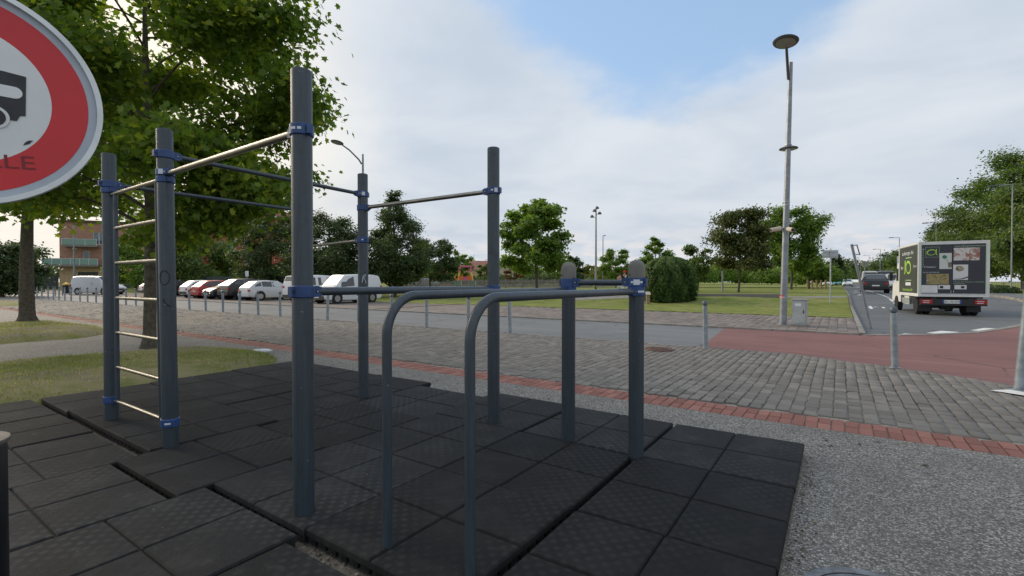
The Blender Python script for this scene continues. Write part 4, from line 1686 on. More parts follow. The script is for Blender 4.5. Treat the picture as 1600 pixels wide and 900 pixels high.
wood_band('roadside_hedge', 'green clipped hedge along the pavement of the side road', [(px, d, 4.2, 2.6, 700) for px, d in ((1378, 96), (1386, 90), (1394, 84), (1402, 79), (1410, 74), (1420, 69), (1432, 65))], 'leaf_bright', 9, .3)
wood_band('far_woods', 'distant tree mass at the far end of the street beyond the bollards', [(px + rr.uniform(-6, 6), rr.uniform(110, 140), rr.uniform(8, 13), rr.uniform(4, 7), 600) for px in range(-120, 120, 24)], 'leaf_dark', 10, .7)

# ------------------------------------------------------------------ street lamps
def curved_lamp(label, u, v, z0, arm, low=True, cams=False, lean_=(0, 0), H=8.6, group=None):
    """tall pole; a side arm rises to a round dish head over the road (towards -v); a lower dish head faces the pavement"""
    t = thing('street_lamp', label, 'street lamp', (u, v, z0), 0, group)
    lx, ly = lean_
    P = lambda z: Vector((lx * z / H, ly * z / H, z))
    MB().tube([P(0), P(.02)], .16, 20).build('base_plate', 'pole_grey', t)
    MB().tube([P(.02), P(.9), P(4.5), P(H)], [.105, .10, .082, .06], 20).build('pole', 'pole_grey', t, smooth=40)
    a0 = P(H * .935)
    pts = [a0 + Vector((-.04, -.06, 0)), a0 + Vector((-.05, -.12 - arm * .08, .22)), a0 + Vector((-.06, -.12 - arm * .5, .62)), a0 + Vector((-.06, -arm, .86))]
    MB().tube(pts, [.045, .043, .04, .036], 14).build('arm', 'pole_dark', t, smooth=50)
    hp = pts[-1] + Vector((0, -.18, .03))
    hd = MB().lathe([(.0, .07), (.16, .06), (.31, .015), (.35, -.02), (.33, -.055), (.27, -.075)], 28).build('lamp_head', 'pole_dark', t, smooth=50)
    hd.location = hp
    hd.rotation_euler = (R(-9), R(4), 0)
    MB().lathe([(.265, -.0755), (.2, -.088), (.0, -.092)], 28).build('diffuser', 'lamp_glass', hd, smooth=50)
    if low:
        c = P(5.55)
        MB().tube([c + Vector((0, 0, 0)), c + Vector((.0, .34, .04))], .03, 10).build('arm', 'pole_grey', t, smooth=40)
        h2 = MB().lathe([(.0, .05), (.14, .04), (.25, .0), (.27, -.03), (.22, -.05)], 24).build('lamp_head', 'pole_dark', t, smooth=50)
        h2.location = c + Vector((0, .12, .0))
        MB().lathe([(.218, -.0505), (.1, -.06), (.0, -.062)], 24).build('diffuser', 'lamp_glass', h2, smooth=50)
        for zz in (5.62, 3.85, 3.75):
            MB().tube([P(zz - .012), P(zz + .012)], .098, 18).build('band', 'galv', t)
    return t


LP = curved_lamp('tall grey street lamp with dish heads and security cameras beside the grey cabinet', -1.49, 17.29, .012, .62, True, True, (.16, -.05), 8.15)
MB().tube([(0.01, 0, .84), (.01, 0, .93)], .106, 20).build('red_band', 'cloth_red', LP, smooth=40)
MB().tube([(0.01, 0, .86), (.01, 0, .885)], .1075, 20).build('white_band', 'frame_white', LP, smooth=40)
# cameras on the pole: two housings on brackets
for (az, zz) in ((R(215), 3.02), (R(300), 2.98)):
    d = Vector((math.cos(az), math.sin(az), 0))
    c = Vector((.05, 0, zz))
    cm = MB().tube([c + d * .08, c + d * .16 + Vector((0, 0, .05)), c + d * .2], .022, 10).build('camera_bracket', 'frame_white', LP, smooth=50)
    MB().tube([c + d * .17, c + d * .46 + Vector((0, 0, -.05))], [.075, .065], 16).build('camera_housing', 'render_pale', LP, smooth=40)
    MB().tube([c + d * .461 + Vector((0, 0, -.0502)), c + d * .467 + Vector((0, 0, -.051))], .05, 14).build('camera_lens', 'trim', LP)
curved_lamp('grey street lamp with long curved arm and dish head behind the workout frame', -23.1, 18.3, .012, 1.5, True, False, (.0, .0), 8.8)
curved_lamp('grey street lamp standing in front of the tan apartment building', *sv(116, 62), 0, 1.6, True, False, (0, 0), 8.6)


def plain_lamp(label, u, v, z0, H, rz, armlen=1.2, group=None, r=.07):
    t = thing('street_lamp', label, 'street lamp', (u, v, z0), rz, group)
    MB().tube([(0, 0, 0), (0, 0, H)], [r, r * .7], 12).build('pole', 'pole_grey', t, smooth=40)
    MB().tube([(0, 0, H - .03), (0, 0, H + .02), (armlen * .4, 0, H + .06), (armlen, 0, H + .08)], [.04, .04, .035, .03], 8).build('arm', 'pole_grey', t, smooth=40)
    MB().box(armlen * .75, armlen * 1.35, -.12, .12, H + .02, H + .12).build('lamp_head', 'pole_dark', t)
    return t


grp = 'plain lamps along the side road'
for px, d, H, own in ((1462, 60, 8.2, 'plain grey street lamp beside the dark roadside trees'), (1404.5, 78, 8.0, None), (1375, 106, 8.0, None), (1357.5, 134, 8.2, None), (1344, 170, 8.2, None)):
    u, v = sv(px, d)
    plain_lamp(own or 'plain grey street lamp in the row along the far side road', u, v, road_z(v) + .1, H, math.pi, 1.0, None if own else grp)
u, v = sv(1580, 36.5)
plain_lamp('slim grey street lamp standing before the tallest dark trees', u, v, .08, 8.6, math.pi, 1.0, r=.05)
for px, d, H, lab in ((744.5, 100, 5.2, 'thin far lamp post before the red-roofed house'), (758.5, 125, 6.6, 'thin far lamp post behind the red roof'), (942, 76, 8.2, 'plain slim pole beside the floodlight mast')):
    u, v = sv(px, d)
    plain_lamp(lab, u, v, lawn_z(v, u), H, R(90), .6, r=.09)
# floodlight mast
u, v = sv(931, 66)
FM = thing('floodlight_mast', 'tall thin mast carrying four floodlights above the playground', 'floodlight mast', (u, v, lawn_z(v, u)))
MB().tube([(0, 0, 0), (0, 0, 11.1)], [.16, .09], 14).build('pole', 'pole_grey', FM, smooth=40)
for dx, zz, s in ((-.55, 9.9, -1), (.5, 10.35, 1), (-.22, 10.7, -1), (.15, 11.1, 1)):
    w = MB()
    d = Vector((CS * dx, SN * dx, 0))
    w.tube([Vector((0, 0, zz - .25)), d + Vector((0, 0, zz))], .035, 8)
    w.build('bracket', 'pole_dark', FM)
    MB().lathe([(.10, .18), (.26, .0), (.27, -.14), (.22, -.17)], 14, tuple(d + Vector((0, 0, zz)))).build('floodlight', 'pole_dark', FM, smooth=50)
# short lamp on the lawn
u, v = sv(1129, 46)
t = thing('lawn_lamp', 'short grey lamp column on the lawn beside the thin-trunked tree', 'lamp', (u, v, lawn_z(v, u)))
MB().tube([(0, 0, 0), (0, 0, 2.1)], .085, 14).build('column', 'pole_grey', t, smooth=40)
MB().lathe([(.10, 2.11), (.17, 2.2), (.17, 2.5), (.10, 2.6)], 16).build('lamp_head', 'pole_dark', t, smooth=40)

# ------------------------------------------------------------------ street furniture
t = thing('electrical_cabinet', 'light grey metal cabinet standing beside the tall lamp post', 'cabinet', (-1.02, 16.98, .012), R(-6))
MB().box(-.20, .20, -.16, .16, 0, .06).build('plinth', 'slab', t)
MB().box(-.185, .185, -.15, .15, .061, .80).build('body', 'cabinet', t)
MB().prism([(-.21, -.18), (.21, -.18), (.21, .18), (-.21, .18)], .801, .83).build('lid', 'cabinet', t)
d_ = MB().box(-.165, .165, -.158, -.151, .10, .77).build('door', 'cabinet', t)
MB().box(.11, .13, -.170, -.1585, .40, .50).build('handle', 'trim', d_)
MB().box(-.10, .06, -.1605, -.1585, .62, .70).build('plate_notice', 'sticker', d_)
# leaning sign pole
u, v = sv(1360, 14.35)
t = thing('bent_sign_pole', 'leaning grey sign pole with a torn bracket and no sign at the road corner', 'pole', (.76, 17.85, -.04))
lv = Vector((-.50, -.34, 2.52))
MB().tube([(0, 0, 0), lv], .036, 18).build('pole', 'pole_grey', t, smooth=40)
a = lv * .985 + Vector((.03, .0, .0))
rgt = Vector((CS, SN, 0))
b = MB()
b.tube([a, a + rgt * .12 + Vector((0, 0, .02))], .012, 8)
b.tube([a - lv.normalized() * .27 + rgt * .02, a - lv.normalized() * .27 + rgt * .15], .012, 8)
b.tube([a + rgt * .11 + Vector((0, 0, .02)), a - lv.normalized() * .29 + rgt * .135], .015, 8)
b.build('bracket', 'pole_dark', t)
# the back of a rectangular sign
u, v = sv(1297.5, 27.6)
t = thing('traffic_sign', 'rectangular sign seen from its plain grey back on a thin pole at the lawn corner', 'traffic sign', (u, v, lawn_z(v, u)), YAW * .6)
MB().tube([(0, 0, 0), (0, 0, 3.15)], .035, 14).build('pole', 'galv', t, smooth=40)
MB().box(-.40, .40, .038, .046, 2.62, 3.06).build('panel', 'sign_back', t)
for zz in (2.72, 2.95):
    MB().box(-.36, .36, .0, .0375, zz - .015, zz + .015).build('rail', 'galv', t)
# far round sign back
u, v = sv(1351, 62)
t = thing('traffic_sign', 'far round sign seen from its pale back beside the black car', 'traffic sign', (u, v, road_z(v)), YAW)
MB().tube([(0, 0, 0), (0, 0, 3.6)], .05, 10).build('pole', 'galv', t, smooth=40)
MB().lathe([(0, .055), (.42, .055), (.42, .07), (0, .07)][::-1], 28, (0, 0, 3.25), 'Y').build('panel', 'render_pale', t)
# parking sign beside the truck
u, v = sv(1405.5, 38)
t = thing('parking_sign', 'tall white parking sign with red and blue symbols beside the truck', 'traffic sign', (u, v, road_z(v)), YAW)
MB().tube([(0, .03, 0), (0, .03, 3.05)], .035, 10).build('pole', 'galv', t, smooth=40)
pn = MB().box(-.22, .22, -.012, -.006, 2.05, 3.0).build('panel', 'sign_white', t)
MB().lathe([(0, -.0125), (.11, -.0125), (.11, -.016), (0, -.016)][::-1], 24, (0, 0, 2.86), 'Y').build('symbol', 'sign_red', pn)
MB().box(-.09, .04, -.016, -.0125, 2.56, 2.66).build('symbol', 'ink', pn)
MB().box(-.17, .17, -.016, -.0125, 2.10, 2.34).build('symbol', 'plate_blue', pn)
# wooden marker post by the shrub
u, v = sv(1012.5, 28.6)
t = thing('wooden_marker_post', 'short wooden post with pale sloping plaque beside the clipped shrub', 'post', (u, v, lawn_z(v, u) - .02), YAW)
MB().box(-.10, .10, -.08, .08, 0, .60).build('post', 'wood', t)
pl = MB()
pl.add([(-.14, -.14, .58), (.14, -.14, .58), (.14, .10, .74), (-.14, .10, .74), (-.14, -.14, .61), (.14, -.14, .61), (.14, .10, .77), (-.14, .10, .77)], [(0, 3, 2, 1), (4, 5, 6, 7), (0, 1, 5, 4), (1, 2, 6, 5), (2, 3, 7, 6), (3, 0, 4, 7)])
pl.build('plaque', 'render_pale', t)
# low stone seat wall along the far path
ws = FPA.lerp(FPB, .40) - fnor * 1.0
t = thing('low_seat_wall', 'long low stone edging running along the far path across the lawn', 'wall', (ws.x, ws.y, lawn_z(ws.y, ws.x)), math.atan2(fdir.y, fdir.x))
for k in range(9):
    MB().box(-1.6 + k * .9, -1.6 + k * .9 + .88, -.16, .16, -.1, .20).build('stone', 'slab', t)
# wooden stakes by the road
for k in range(5):
    u, v = sv(1262 + k * 7, 60)
    t = tag(MB().tube([(u, v, lawn_z(v, u)), (u, v, lawn_z(v, u) + 1.15)], .10, 8).build('wooden_stake', 'wood', smooth=40), 'stout wooden stake in the row beneath the roadside tree', 'stake', 'wooden stakes beside the road')
# litter bin near the tan building
u, v = sv(104, 55)
t = thing('litter_bin', 'dark street bin overflowing with yellow rubbish near the tan building', 'bin', (u, v, .0))
MB().lathe([(.36, 0), (.40, .9), (.42, .95), (.38, .96)], 20).build('body', 'trim', t, smooth=40)
MB().lathe([(.30, .955), (.34, 1.05), (.2, 1.2), (.0, 1.25)], 9).build('rubbish', 'yellow', t)

# picket fence in front of the playground
def fence(label, px0, d0, px1, d1, h, pitch):
    a, b_ = Vector(sv(px0, d0)), Vector(sv(px1, d1))
    t = thing('picket_fence', label, 'fence', (a.x, a.y, lawn_z(a.y)), math.atan2((b_ - a).y, (b_ - a).x))
    Ln = (b_ - a).length
    b = MB()
    n = int(Ln / pitch)
    r = random.Random(5)
    for i in range(n):
        x = i * pitch
        hh = h * (1 + r.uniform(-.05, .05))
        b.add([(x, -.01, .06), (x + pitch * .62, -.01, .06), (x + pitch * .62, -.01, hh - .07), (x + pitch * .31, -.01, hh), (x, -.01, hh - .07),
               (x, .01, .06), (x + pitch * .62, .01, .06), (x + pitch * .62, .01, hh - .07), (x + pitch * .31, .01, hh), (x, .01, hh - .07)],
              [(0, 1, 2, 3, 4), (9, 8, 7, 6, 5), (0, 5, 6, 1), (1, 6, 7, 2), (2, 7, 8, 3), (3, 8, 9, 4), (4, 9, 5, 0)])
    o = b.build('pickets', 'fence_wood', t)
    o['kind'] = 'stuff'
    for zz in (h * .3, h * .8):
        MB().box(0, Ln, .011, .05, zz - .05, zz + .05).build('rail', 'fence_wood', t)
    for i in range(int(Ln / 2.4) + 1):
        MB().box(i * 2.4 - .05, i * 2.4 + .05, .051, .15, 0, h + .05).build('fence_post', 'fence_wood', t)
    return t


fence('weathered grey wooden picket fence enclosing the playground', 628, 66, 925, 70, 1.25, .17)
# bench-like frame on the path where people stand
u, v = sv(949, 39)
t = thing('park_bench', 'dark metal bench with slatted back near the two people', 'bench', (u, v, lawn_z(v, u)), YAW)
for s in (-1, 1):
    b = MB()
    b.box(s * .95 - .03, s * .95 + .03, -.25, -.19, 0, .45)
    b.box(s * .95 - .03, s * .95 + .03, .19, .25, 0, .88)
    b.box(s * .95 - .03, s * .95 + .03, -.188, .188, .40, .45)
    b.build('leg', 'trim', t)
for k in range(3):
    MB().box(-.9, .9, -.24 + k * .15, -.12 + k * .15, .452, .48).build('seat_slat', 'slab', t)
for k in range(2):
    MB().box(-.9, .9, .16, .188, .56 + k * .17, .69 + k * .17).build('back_slat', 'slab', t)

# play tower: pink frame on splayed yellow legs, orange tube panels, green skirts
u, v = sv(727.5, 74)
t = thing('play_tower', 'playground tower with pink top frame, yellow legs and orange panels', 'playground equipment', (u, v, lawn_z(v, u)), YAW)
for sx in (-1, 1):
    for sy in (-1, 1):
        MB().tube([(sx * 1.25, sy * .8, .0), (sx * .78, sy * .5, 3.35)], .075, 10).build('leg', 'yellow', t, smooth=40)
b = MB()
for sy in (-1, 1):
    b.tube([(-.95, sy * .5, 3.25), (.95, sy * .5, 3.25)], .13, 10)
for sx in (-1, 1):
    b.tube([(sx * .82, -.55, 3.22), (sx * .82, .55, 3.22)], .11, 10)
b.build('top_frame', 'pink', t, smooth=40)
for sx in (-1, 1):
    MB().tube([(sx * .86, -.52, 3.1), (sx * .93, -.56, 2.4)], .12, 10).build('pink_sleeve', 'pink', t, smooth=40)
MB().box(-1.0, -.30, -.75, -.65, 1.15, 1.85).build('panel', 'orange', t)
MB().box(.30, 1.0, -.75, -.65, 1.15, 1.85).build('panel', 'orange', t)
MB().box(-.28, .28, -.72, -.66, 1.10, 1.7).build('panel', 'pink', t)
MB().tube([(-1.35, -.7, 1.9), (-1.6, -.7, 1.5), (-1.2, -.7, 1.2)], .09, 8).build('climbing_hoop', 'orange', t, smooth=40)
MB().box(-1.9, -.62, -.85, -.78, .05, 1.0).build('panel', 'green_paint', t)
MB().box(.55, 1.5, -.85, -.78, .05, 1.0).build('panel', 'green_paint', t)
for x in (-.55, .48, 1.62):
    MB().tube([(x, -.9, 0), (x, -.9, 1.15)], .05, 8).build('white_post', 'frame_white', t)
MB().box(-1.0, 1.0, -.6, .6, 1.02, 1.09).build('deck', 'wood', t)

# ------------------------------------------------------------------ people on the path
def person(label, loc, rz, H, shirt, legs, cap, hair_long):
    t = thing('person', label, 'person', loc, rz)
    k = H / 1.75
    J = dict(pel=(0, 0, .93), sp=(0, .01, 1.15), ch=(0, 0, 1.36), nk=(0, 0, 1.50), hd=(0, -.02, 1.60), ht=(0, -.01, 1.72),
             ls=(-.18, 0, 1.42), le=(-.24, .02, 1.15), lw=(-.25, -.06, .92), lh=(-.25, -.09, .83), rs=(.18, 0, 1.42), re=(.25, .03, 1.16), rw=(.20, -.10, .98), rh=(.17, -.15, .92),
             lp=(-.09, 0, .88), lk=(-.11, -.02, .49), la=(-.11, .02, .09), lt=(-.12, -.13, .04), rp=(.09, 0, .88), rk=(.10, -.03, .49), ra=(.11, .02, .09), rt=(.12, -.13, .04))
    E_ = [('pel', 'sp'), ('sp', 'ch'), ('ch', 'nk'), ('nk', 'hd'), ('hd', 'ht'), ('ch', 'ls'), ('ls', 'le'), ('le', 'lw'), ('lw', 'lh'), ('ch', 'rs'), ('rs', 're'), ('re', 'rw'), ('rw', 'rh'), ('pel', 'lp'), ('lp', 'lk'), ('lk', 'la'), ('la', 'lt'), ('pel', 'rp'), ('rp', 'rk'), ('rk', 'ra'), ('ra', 'rt')]
    Rd = dict(pel=.14, sp=.125, ch=.145, nk=.055, hd=.095, ht=.07, ls=.06, le=.045, lw=.035, lh=.035, rs=.06, re=.045, rw=.035, rh=.035, lp=.09, lk=.06, la=.042, lt=.035, rp=.09, rk=.06, ra=.042, rt=.035)

    def skin(names, grow_, name, m, par):
        ids = {n: i for i, n in enumerate(names)}
        me = bpy.data.meshes.new(name)
        me.from_pydata([tuple(c * k for c in J[n]) for n in names], [(ids[a], ids[b]) for a, b in E_ if a in ids and b in ids], [])
        o = bpy.data.objects.new(name, me)
        COL.objects.link(o)
        md = o.modifiers.new('skin', 'SKIN')
        for i, n in enumerate(names):
            me.skin_vertices[0].data[i].radius = (Rd[n] * k * grow_, Rd[n] * k * grow_ * .85)
        me.skin_vertices[0].data[0].use_root = True
        s_ = o.modifiers.new('sub', 'SUBSURF')
        s_.levels = s_.render_levels = 2
        dg = bpy.context.evaluated_depsgraph_get()
        m2 = bpy.data.meshes.new_from_object(o.evaluated_get(dg))
        bpy.data.objects.remove(o)
        m2.materials.clear()
        m2.materials.append(M(m))
        m2.shade_smooth()
        q = bpy.data.objects.new(name, m2)
        COL.objects.link(q)
        q.parent = par
        return q
    skin(list(J), 1.0, 'body', 'skin', t)
    skin(['sp', 'ch', 'ls', 'rs'] if hair_long else ['pel', 'sp', 'ch', 'ls', 'le', 'rs', 're'], 1.16, 'shirt', shirt, t)
    skin(['pel', 'lp', 'lk', 'la', 'rp', 'rk', 'ra'], 1.14, 'trousers', legs, t)
    for sx in (-1, 1):
        MB().box(sx * .115 * k - .045, sx * .115 * k + .045, -.19, .07, 0, .085).build('shoe', 'cloth_white', t)
    MB().lathe([(.102 * k, 1.615 * k), (.115 * k, 1.66 * k), (.105 * k, 1.72 * k), (.06 * k, 1.765 * k), (.0, 1.775 * k)], 16).build('cap' if cap else 'hair', 'cloth_red' if cap else 'hair', t, smooth=50)
    if cap:
        MB().box(-.08, .08, -.22, -.08, 1.655 * k, 1.67 * k).build('cap_peak', 'cloth_red', t)
        MB().box(-.05, .05, -.148 * k, -.138 * k, 1.25 * k, 1.38 * k).build('shirt_print', 'cloth_white', t)
    else:
        MB().tube([(0, .07, 1.62 * k), (0, .10, 1.5 * k), (0, .11, 1.36 * k)], [.09, .075, .04], 10).build('ponytail', 'hair', t, smooth=50)
    return t


u, v = sv(968.5, 36.2)
person('person in a white sleeveless top with dark hair standing near the bench', (u, v, lawn_z(v, u) + .012), YAW + R(-30), 1.58, 'cloth_white', 'cloth_white', False, True)
u, v = sv(976.0, 35.4)
person('person in red cap, black t-shirt and white trousers standing near the bench', (u, v, lawn_z(v, u) + .012), YAW + R(10), 1.74, 'cloth_black', 'cloth_white', True, False)

# ------------------------------------------------------------------ vehicles
def lerp(a, b, t):
    return a + (b - a) * t


def make_car(name, label, cat, loc, rz, paint, st, wheels, wr, glass_rows, tail=True, trimlow=True, panel_van=False, group=None):
    """st: stations from nose to tail, each (x, sill z, belt z, top z, half width low, half width belt, half width top).
    glass_rows: dict(front=(i,j), rear=(i,j), side=[(i, s0, j, s1), ...])"""
    t = thing(name, label, cat, loc, rz, group)
    b = MB()
    rows = []
    for (x, zs, zb, zt, wl, wb, wt) in st:
        zm = lerp(zs, zb, .55)
        half = [(wl * .93, zs), (wl, zs + .05), (wl * 1.01, zm), (wb, zb), (lerp(wb, wt, .93), lerp(zb, zt, .93)), (wt * .86, zt), (wt * .4, zt + .012)]
        row = [(x, -y, z) for y, z in half] + [(x, y, z) for y, z in half[::-1]]
        rows.append(row)
    n = len(rows[0])
    vs = [p for r_ in rows for p in r_]
    fs = []
    for i in range(len(rows) - 1):
        for j in range(n - 1):
            fs.append((i * n + j, i * n + j + 1, (i + 1) * n + j + 1, (i + 1) * n + j))
        fs.append((i * n + n - 1, i * n, (i + 1) * n, (i + 1) * n + n - 1))
    fs.append(tuple(range(n))[::-1])
    fs.append(tuple(range((len(rows) - 1) * n, len(rows) * n)))
    body = b.add(vs, fs).build('body', paint, t, smooth=32)

    def pt(i, s, f, side):
        """point on the cabin side of station i..i+1 at fraction s, height fraction f between belt and roof"""
        a, c = st[i], st[min(i + 1, len(st) - 1)]
        q = [lerp(a[k], c[k], s) for k in range(7)]
        return Vector((q[0], side * (lerp(q[5], q[6], f) + .006), lerp(q[2], q[3], f)))
    g = glass_rows
    for (i, s0, j, s1, f0, f1, sh0, sh1) in g.get('side', []):
        for side in (-1, 1):
            P = [pt(i, s0, f0, side), pt(j, s1, f0, side), pt(j, s1, f1, side), pt(i, s0, f1, side)]
            P[2].x += sh1
            P[3].x += sh0
            o = Vector((0, side * .006, 0))
            q = MB().add(P + [p - o * 2 for p in P], [(0, 1, 2, 3) if side > 0 else (3, 2, 1, 0), (0, 4, 5, 1), (1, 5, 6, 2), (2, 6, 7, 3), (3, 7, 4, 0)])
            q.build('side_window', 'glass', t)
    for key, nm in (('front', 'windscreen'), ('rear', 'rear_window')):
        if key in g:
            i, j, e0, e1, ins = g[key]
            A, B = st[i], st[j]
            out = .008 * (1 if key == 'front' else -1)
            P = []
            for S, e in ((A, e0), (B, e1)):
                pass
            xa, xb = lerp(A[0], B[0], e0), lerp(A[0], B[0], e1)
            za, zb_ = lerp(A[3], B[3], e0), lerp(A[3], B[3], e1)
            wa, wb_ = lerp(A[6], B[6], e0) * ins, lerp(A[6], B[6], e1) * ins
            up = .014
            P = [Vector((xa + out, -wa, za + up)), Vector((xa + out, wa, za + up)), Vector((xb + out, wb_, zb_ + up)), Vector((xb + out, -wb_, zb_ + up))]
            dn = Vector((-out * 3, 0, -.03))
            q = MB().add(P + [p + dn for p in P], [(0, 1, 2, 3) if key == 'front' else (3, 2, 1, 0), (0, 4, 5, 1), (1, 5, 6, 2), (2, 6, 7, 3), (3, 7, 4, 0)])
            q.build(nm, 'glass', t)
    nose, tl = st[0], st[-1]
    wmax = max(s_[4] for s_ in st)
    # bumpers, lights, plates
    MB().box(nose[0] - .10, nose[0] + .035, -nose[4] * .96, nose[4] * .96, nose[1] - .04, nose[1] + .17).build('front_bumper', 'trim' if trimlow else paint, t)
    MB().box(tl[0] - .035, tl[0] + .10, -tl[4] * .97, tl[4] * .97, tl[1] - .05, tl[1] + .17).build('rear_bumper', 'trim' if trimlow else paint, t)
    for s in (-1, 1):
        s1 = st[1]
        MB().add([(nose[0] + .012, s * nose[4] * .55, nose[2] - .12), (nose[0] + .012, s * nose[4] * .98, nose[2] - .10), (lerp(nose[0], s1[0], .75), s * (s1[4] * 1.015), s1[2] - .05), (lerp(nose[0], s1[0], .6), s * s1[5] * .7, s1[2] + .015),
                  (nose[0] - .05, s * nose[4] * .55, nose[2] - .14), (lerp(nose[0], s1[0], .95), s * s1[5] * .7, s1[2] - .1)], [(0, 1, 2, 3) if s > 0 else (3, 2, 1, 0), (0, 3, 5, 4)]).build('headlight', 'headlamp', t)
        zt_ = tl[2]
        h = .24 if not panel_van else .55
        MB().box(tl[0] - .012, tl[0] + .16, s * tl[4] * .76 if s > 0 else -tl[4] * 1.03, tl[4] * 1.03 if s > 0 else -tl[4] * .76, zt_ - .06 - (h - .24), zt_ + .10).build('tail_light', 'tail_red', t)
        # mirrors
        c = next(i for i, q in enumerate(st) if i == g.get('mirror', 2))
        q = st[c]
        MB().box(q[0] - .22, q[0] - .06, s * (q[5] + .03) if s > 0 else -q[5] - .20, q[5] + .20 if s > 0 else -(q[5] + .03), q[2] + .02, q[2] + .16).build('mirror', paint, t)
    pr_ = MB().box(tl[0] - .016, tl[0] - .0125 + .001, -.26, .26, tl[2] - .22, tl[2] - .11).build('number_plate', 'plate', t)
    MB().box(nose[0] + .036, nose[0] + .042, -.26, .26, nose[1] + .04, nose[1] + .15).build('number_plate', 'plate', t)
    MB().box(nose[0] + .0, nose[0] + .022, -nose[4] * .5, nose[4] * .5, nose[1] + .19, nose[2] - .05).build('grille', 'trim', t)
    # wheels
    for x in wheels:
        for s in (-1, 1):
            w = wmax
            MB().lathe([(.0, -.03), (wr + .05, -.03), (wr + .05, .008), (0, .008)] if s > 0 else [(0, -.008), (wr + .05, -.008), (wr + .05, .03), (0, .03)], 24, (x, s * (w + .009), wr + .025), 'Y').build('wheel_arch', 'trim', t)
            wo = MB().lathe([(wr * .55, -.10), (wr * .97, -.10), (wr, -.08), (wr, .08), (wr * .97, .10), (wr * .55, .10)], 28, (x, s * (w - .075), wr), 'Y').build('wheel', 'tyre', t, smooth=40)
            rm = MB()
            rm.lathe([(.0, .0), (wr * .56, .0), (wr * .6, .03), (wr * .62, .06), (0, .06)] if s > 0 else [(0, -.06), (wr * .62, -.06), (wr * .6, -.03), (wr * .56, .0), (0, 0)], 20, (x, s * (w - .028), wr), 'Y')
            rm.build('rim', 'rim', wo, smooth=40)
    # door seams
    return t


def hatch(lw=.87, L_=4.0, roof=1.46):
    k = L_ / 4.0
    st = [(2.0 * k, .30, .60, .62, lw * .80, lw * .78, lw * .66), (1.86 * k, .22, .70, .745, lw * .94, lw * .92, lw * .80), (1.45 * k, .20, .84, .90, lw, lw * .965, lw * .84), (.98 * k, .19, .90, 1.00, lw, lw * .97, lw * .84),
          (.22 * k, .19, .93, roof - .04, lw, lw * .975, lw * .70), (-.45 * k, .19, .945, roof, lw, lw * .975, lw * .72), (-1.25 * k, .20, .97, roof - .06, lw, lw * .965, lw * .69), (-1.78 * k, .24, 1.0, 1.06, lw * .97, lw * .93, lw * .80), (-1.94 * k, .30, .86, .94, lw * .93, lw * .88, lw * .78), (-2.0 * k, .36, .70, .74, lw * .88, lw * .84, lw * .76)]
    gl = dict(front=(3, 4, .08, .95, .88), rear=(6, 7, .10, .92, .88), side=[(3, .40, 4, .70, .08, .86, -.06, 0), (4, .80, 5, .72, .08, .88, 0, 0), (5, .82, 6, .62, .14, .84, 0, .10)])
    return st, gl, (1.27 * k, -1.22 * k), .31


def suv(lw=.92, L_=4.4, roof=1.64):
    st, gl, wh, wr = hatch(lw, L_, roof)
    st = [(x, zs + .07, zb + .13, zt + (.13 if zt < 1.2 else 0), a, b, c) for x, zs, zb, zt, a, b, c in st]
    return st, gl, wh, .36


def minivan(lw=.90, L_=4.3, roof=1.82):
    k = L_ / 4.3
    st = [(2.15 * k, .32, .66, .70, lw * .80, lw * .78, lw * .66), (2.0 * k, .24, .78, .84, lw * .95, lw * .92, lw * .80), (1.6 * k, .20, .92, 1.0, lw, lw * .97, lw * .85), (1.30 * k, .19, .98, 1.10, lw, lw * .975, lw * .86),
          (.62 * k, .19, 1.02, roof - .05, lw, lw * .98, lw * .78), (-.3 * k, .19, 1.03, roof, lw, lw * .98, lw * .82), (-1.6 * k, .20, 1.03, roof - .01, lw, lw * .98, lw * .82), (-2.02 * k, .24, 1.02, roof - .08, lw * .98, lw * .96, lw * .80), (-2.15 * k, .32, .98, 1.3, lw * .96, lw * .94, lw * .86)]
    gl = dict(front=(3, 4, .08, .95, .88), rear=(7, 8, .12, .80, .86), side=[(3, .42, 4, .62, .08, .84, -.06, 0)])
    return st, gl, (1.35 * k, -1.32 * k), .32


def bigvan(lw=.98, L_=5.0, roof=1.98):
    st, gl, wh, wr = minivan(lw, L_, roof)
    return st, gl, wh, .33


def car(kind, name, label, cat, u, v, rz, paint, z=0.014, **kw):
    st, gl, wh, wr = kind
    gl = dict(gl)
    ex = kw.pop('extra_windows', None)
    if ex:
        gl['side'] = gl['side'] + ex
    return make_car(name, label, cat, (u, v, z), rz, paint, st, wh, wr, gl, **kw)


UP, DOWN = R(90), R(-90)       # nose towards +v / towards -v
car(hatch(.86, 3.9, 1.45), 'parked_car', 'silver hatchback parked nose-in beside the black compact suv', 'car', -34.9, 19.25, UP, 'car_silver', trimlow=False)
car(suv(.90, 4.2, 1.60), 'parked_car', 'black compact suv parked between the navy car and the silver hatchback', 'car', -37.5, 19.2, UP, 'car_black')
car(hatch(.88, 4.1, 1.50), 'parked_car', 'navy car parked nose-out with bright headlights beside the red car', 'car', -40.0, 19.1, DOWN, 'car_navy')
car(hatch(.87, 4.0, 1.47), 'parked_car', 'red hatchback in the row of parked cars', 'car', -42.6, 19.3, UP, 'car_red', trimlow=False)
car(hatch(.84, 3.6, 1.48), 'parked_car', 'small white hatchback with dark bumper beside the red car', 'car', -45.3, 19.3, UP, 'car_white')
car(suv(.90, 4.4, 1.55), 'parked_car', 'black estate car half hidden behind the ladder', 'car', -51.6, 19.2, UP, 'car_black')
car(hatch(.87, 4.1, 1.47), 'parked_car', 'pale silver car beside the black estate behind the maple trunk', 'car', -54.3, 19.6, UP, 'car_silver')
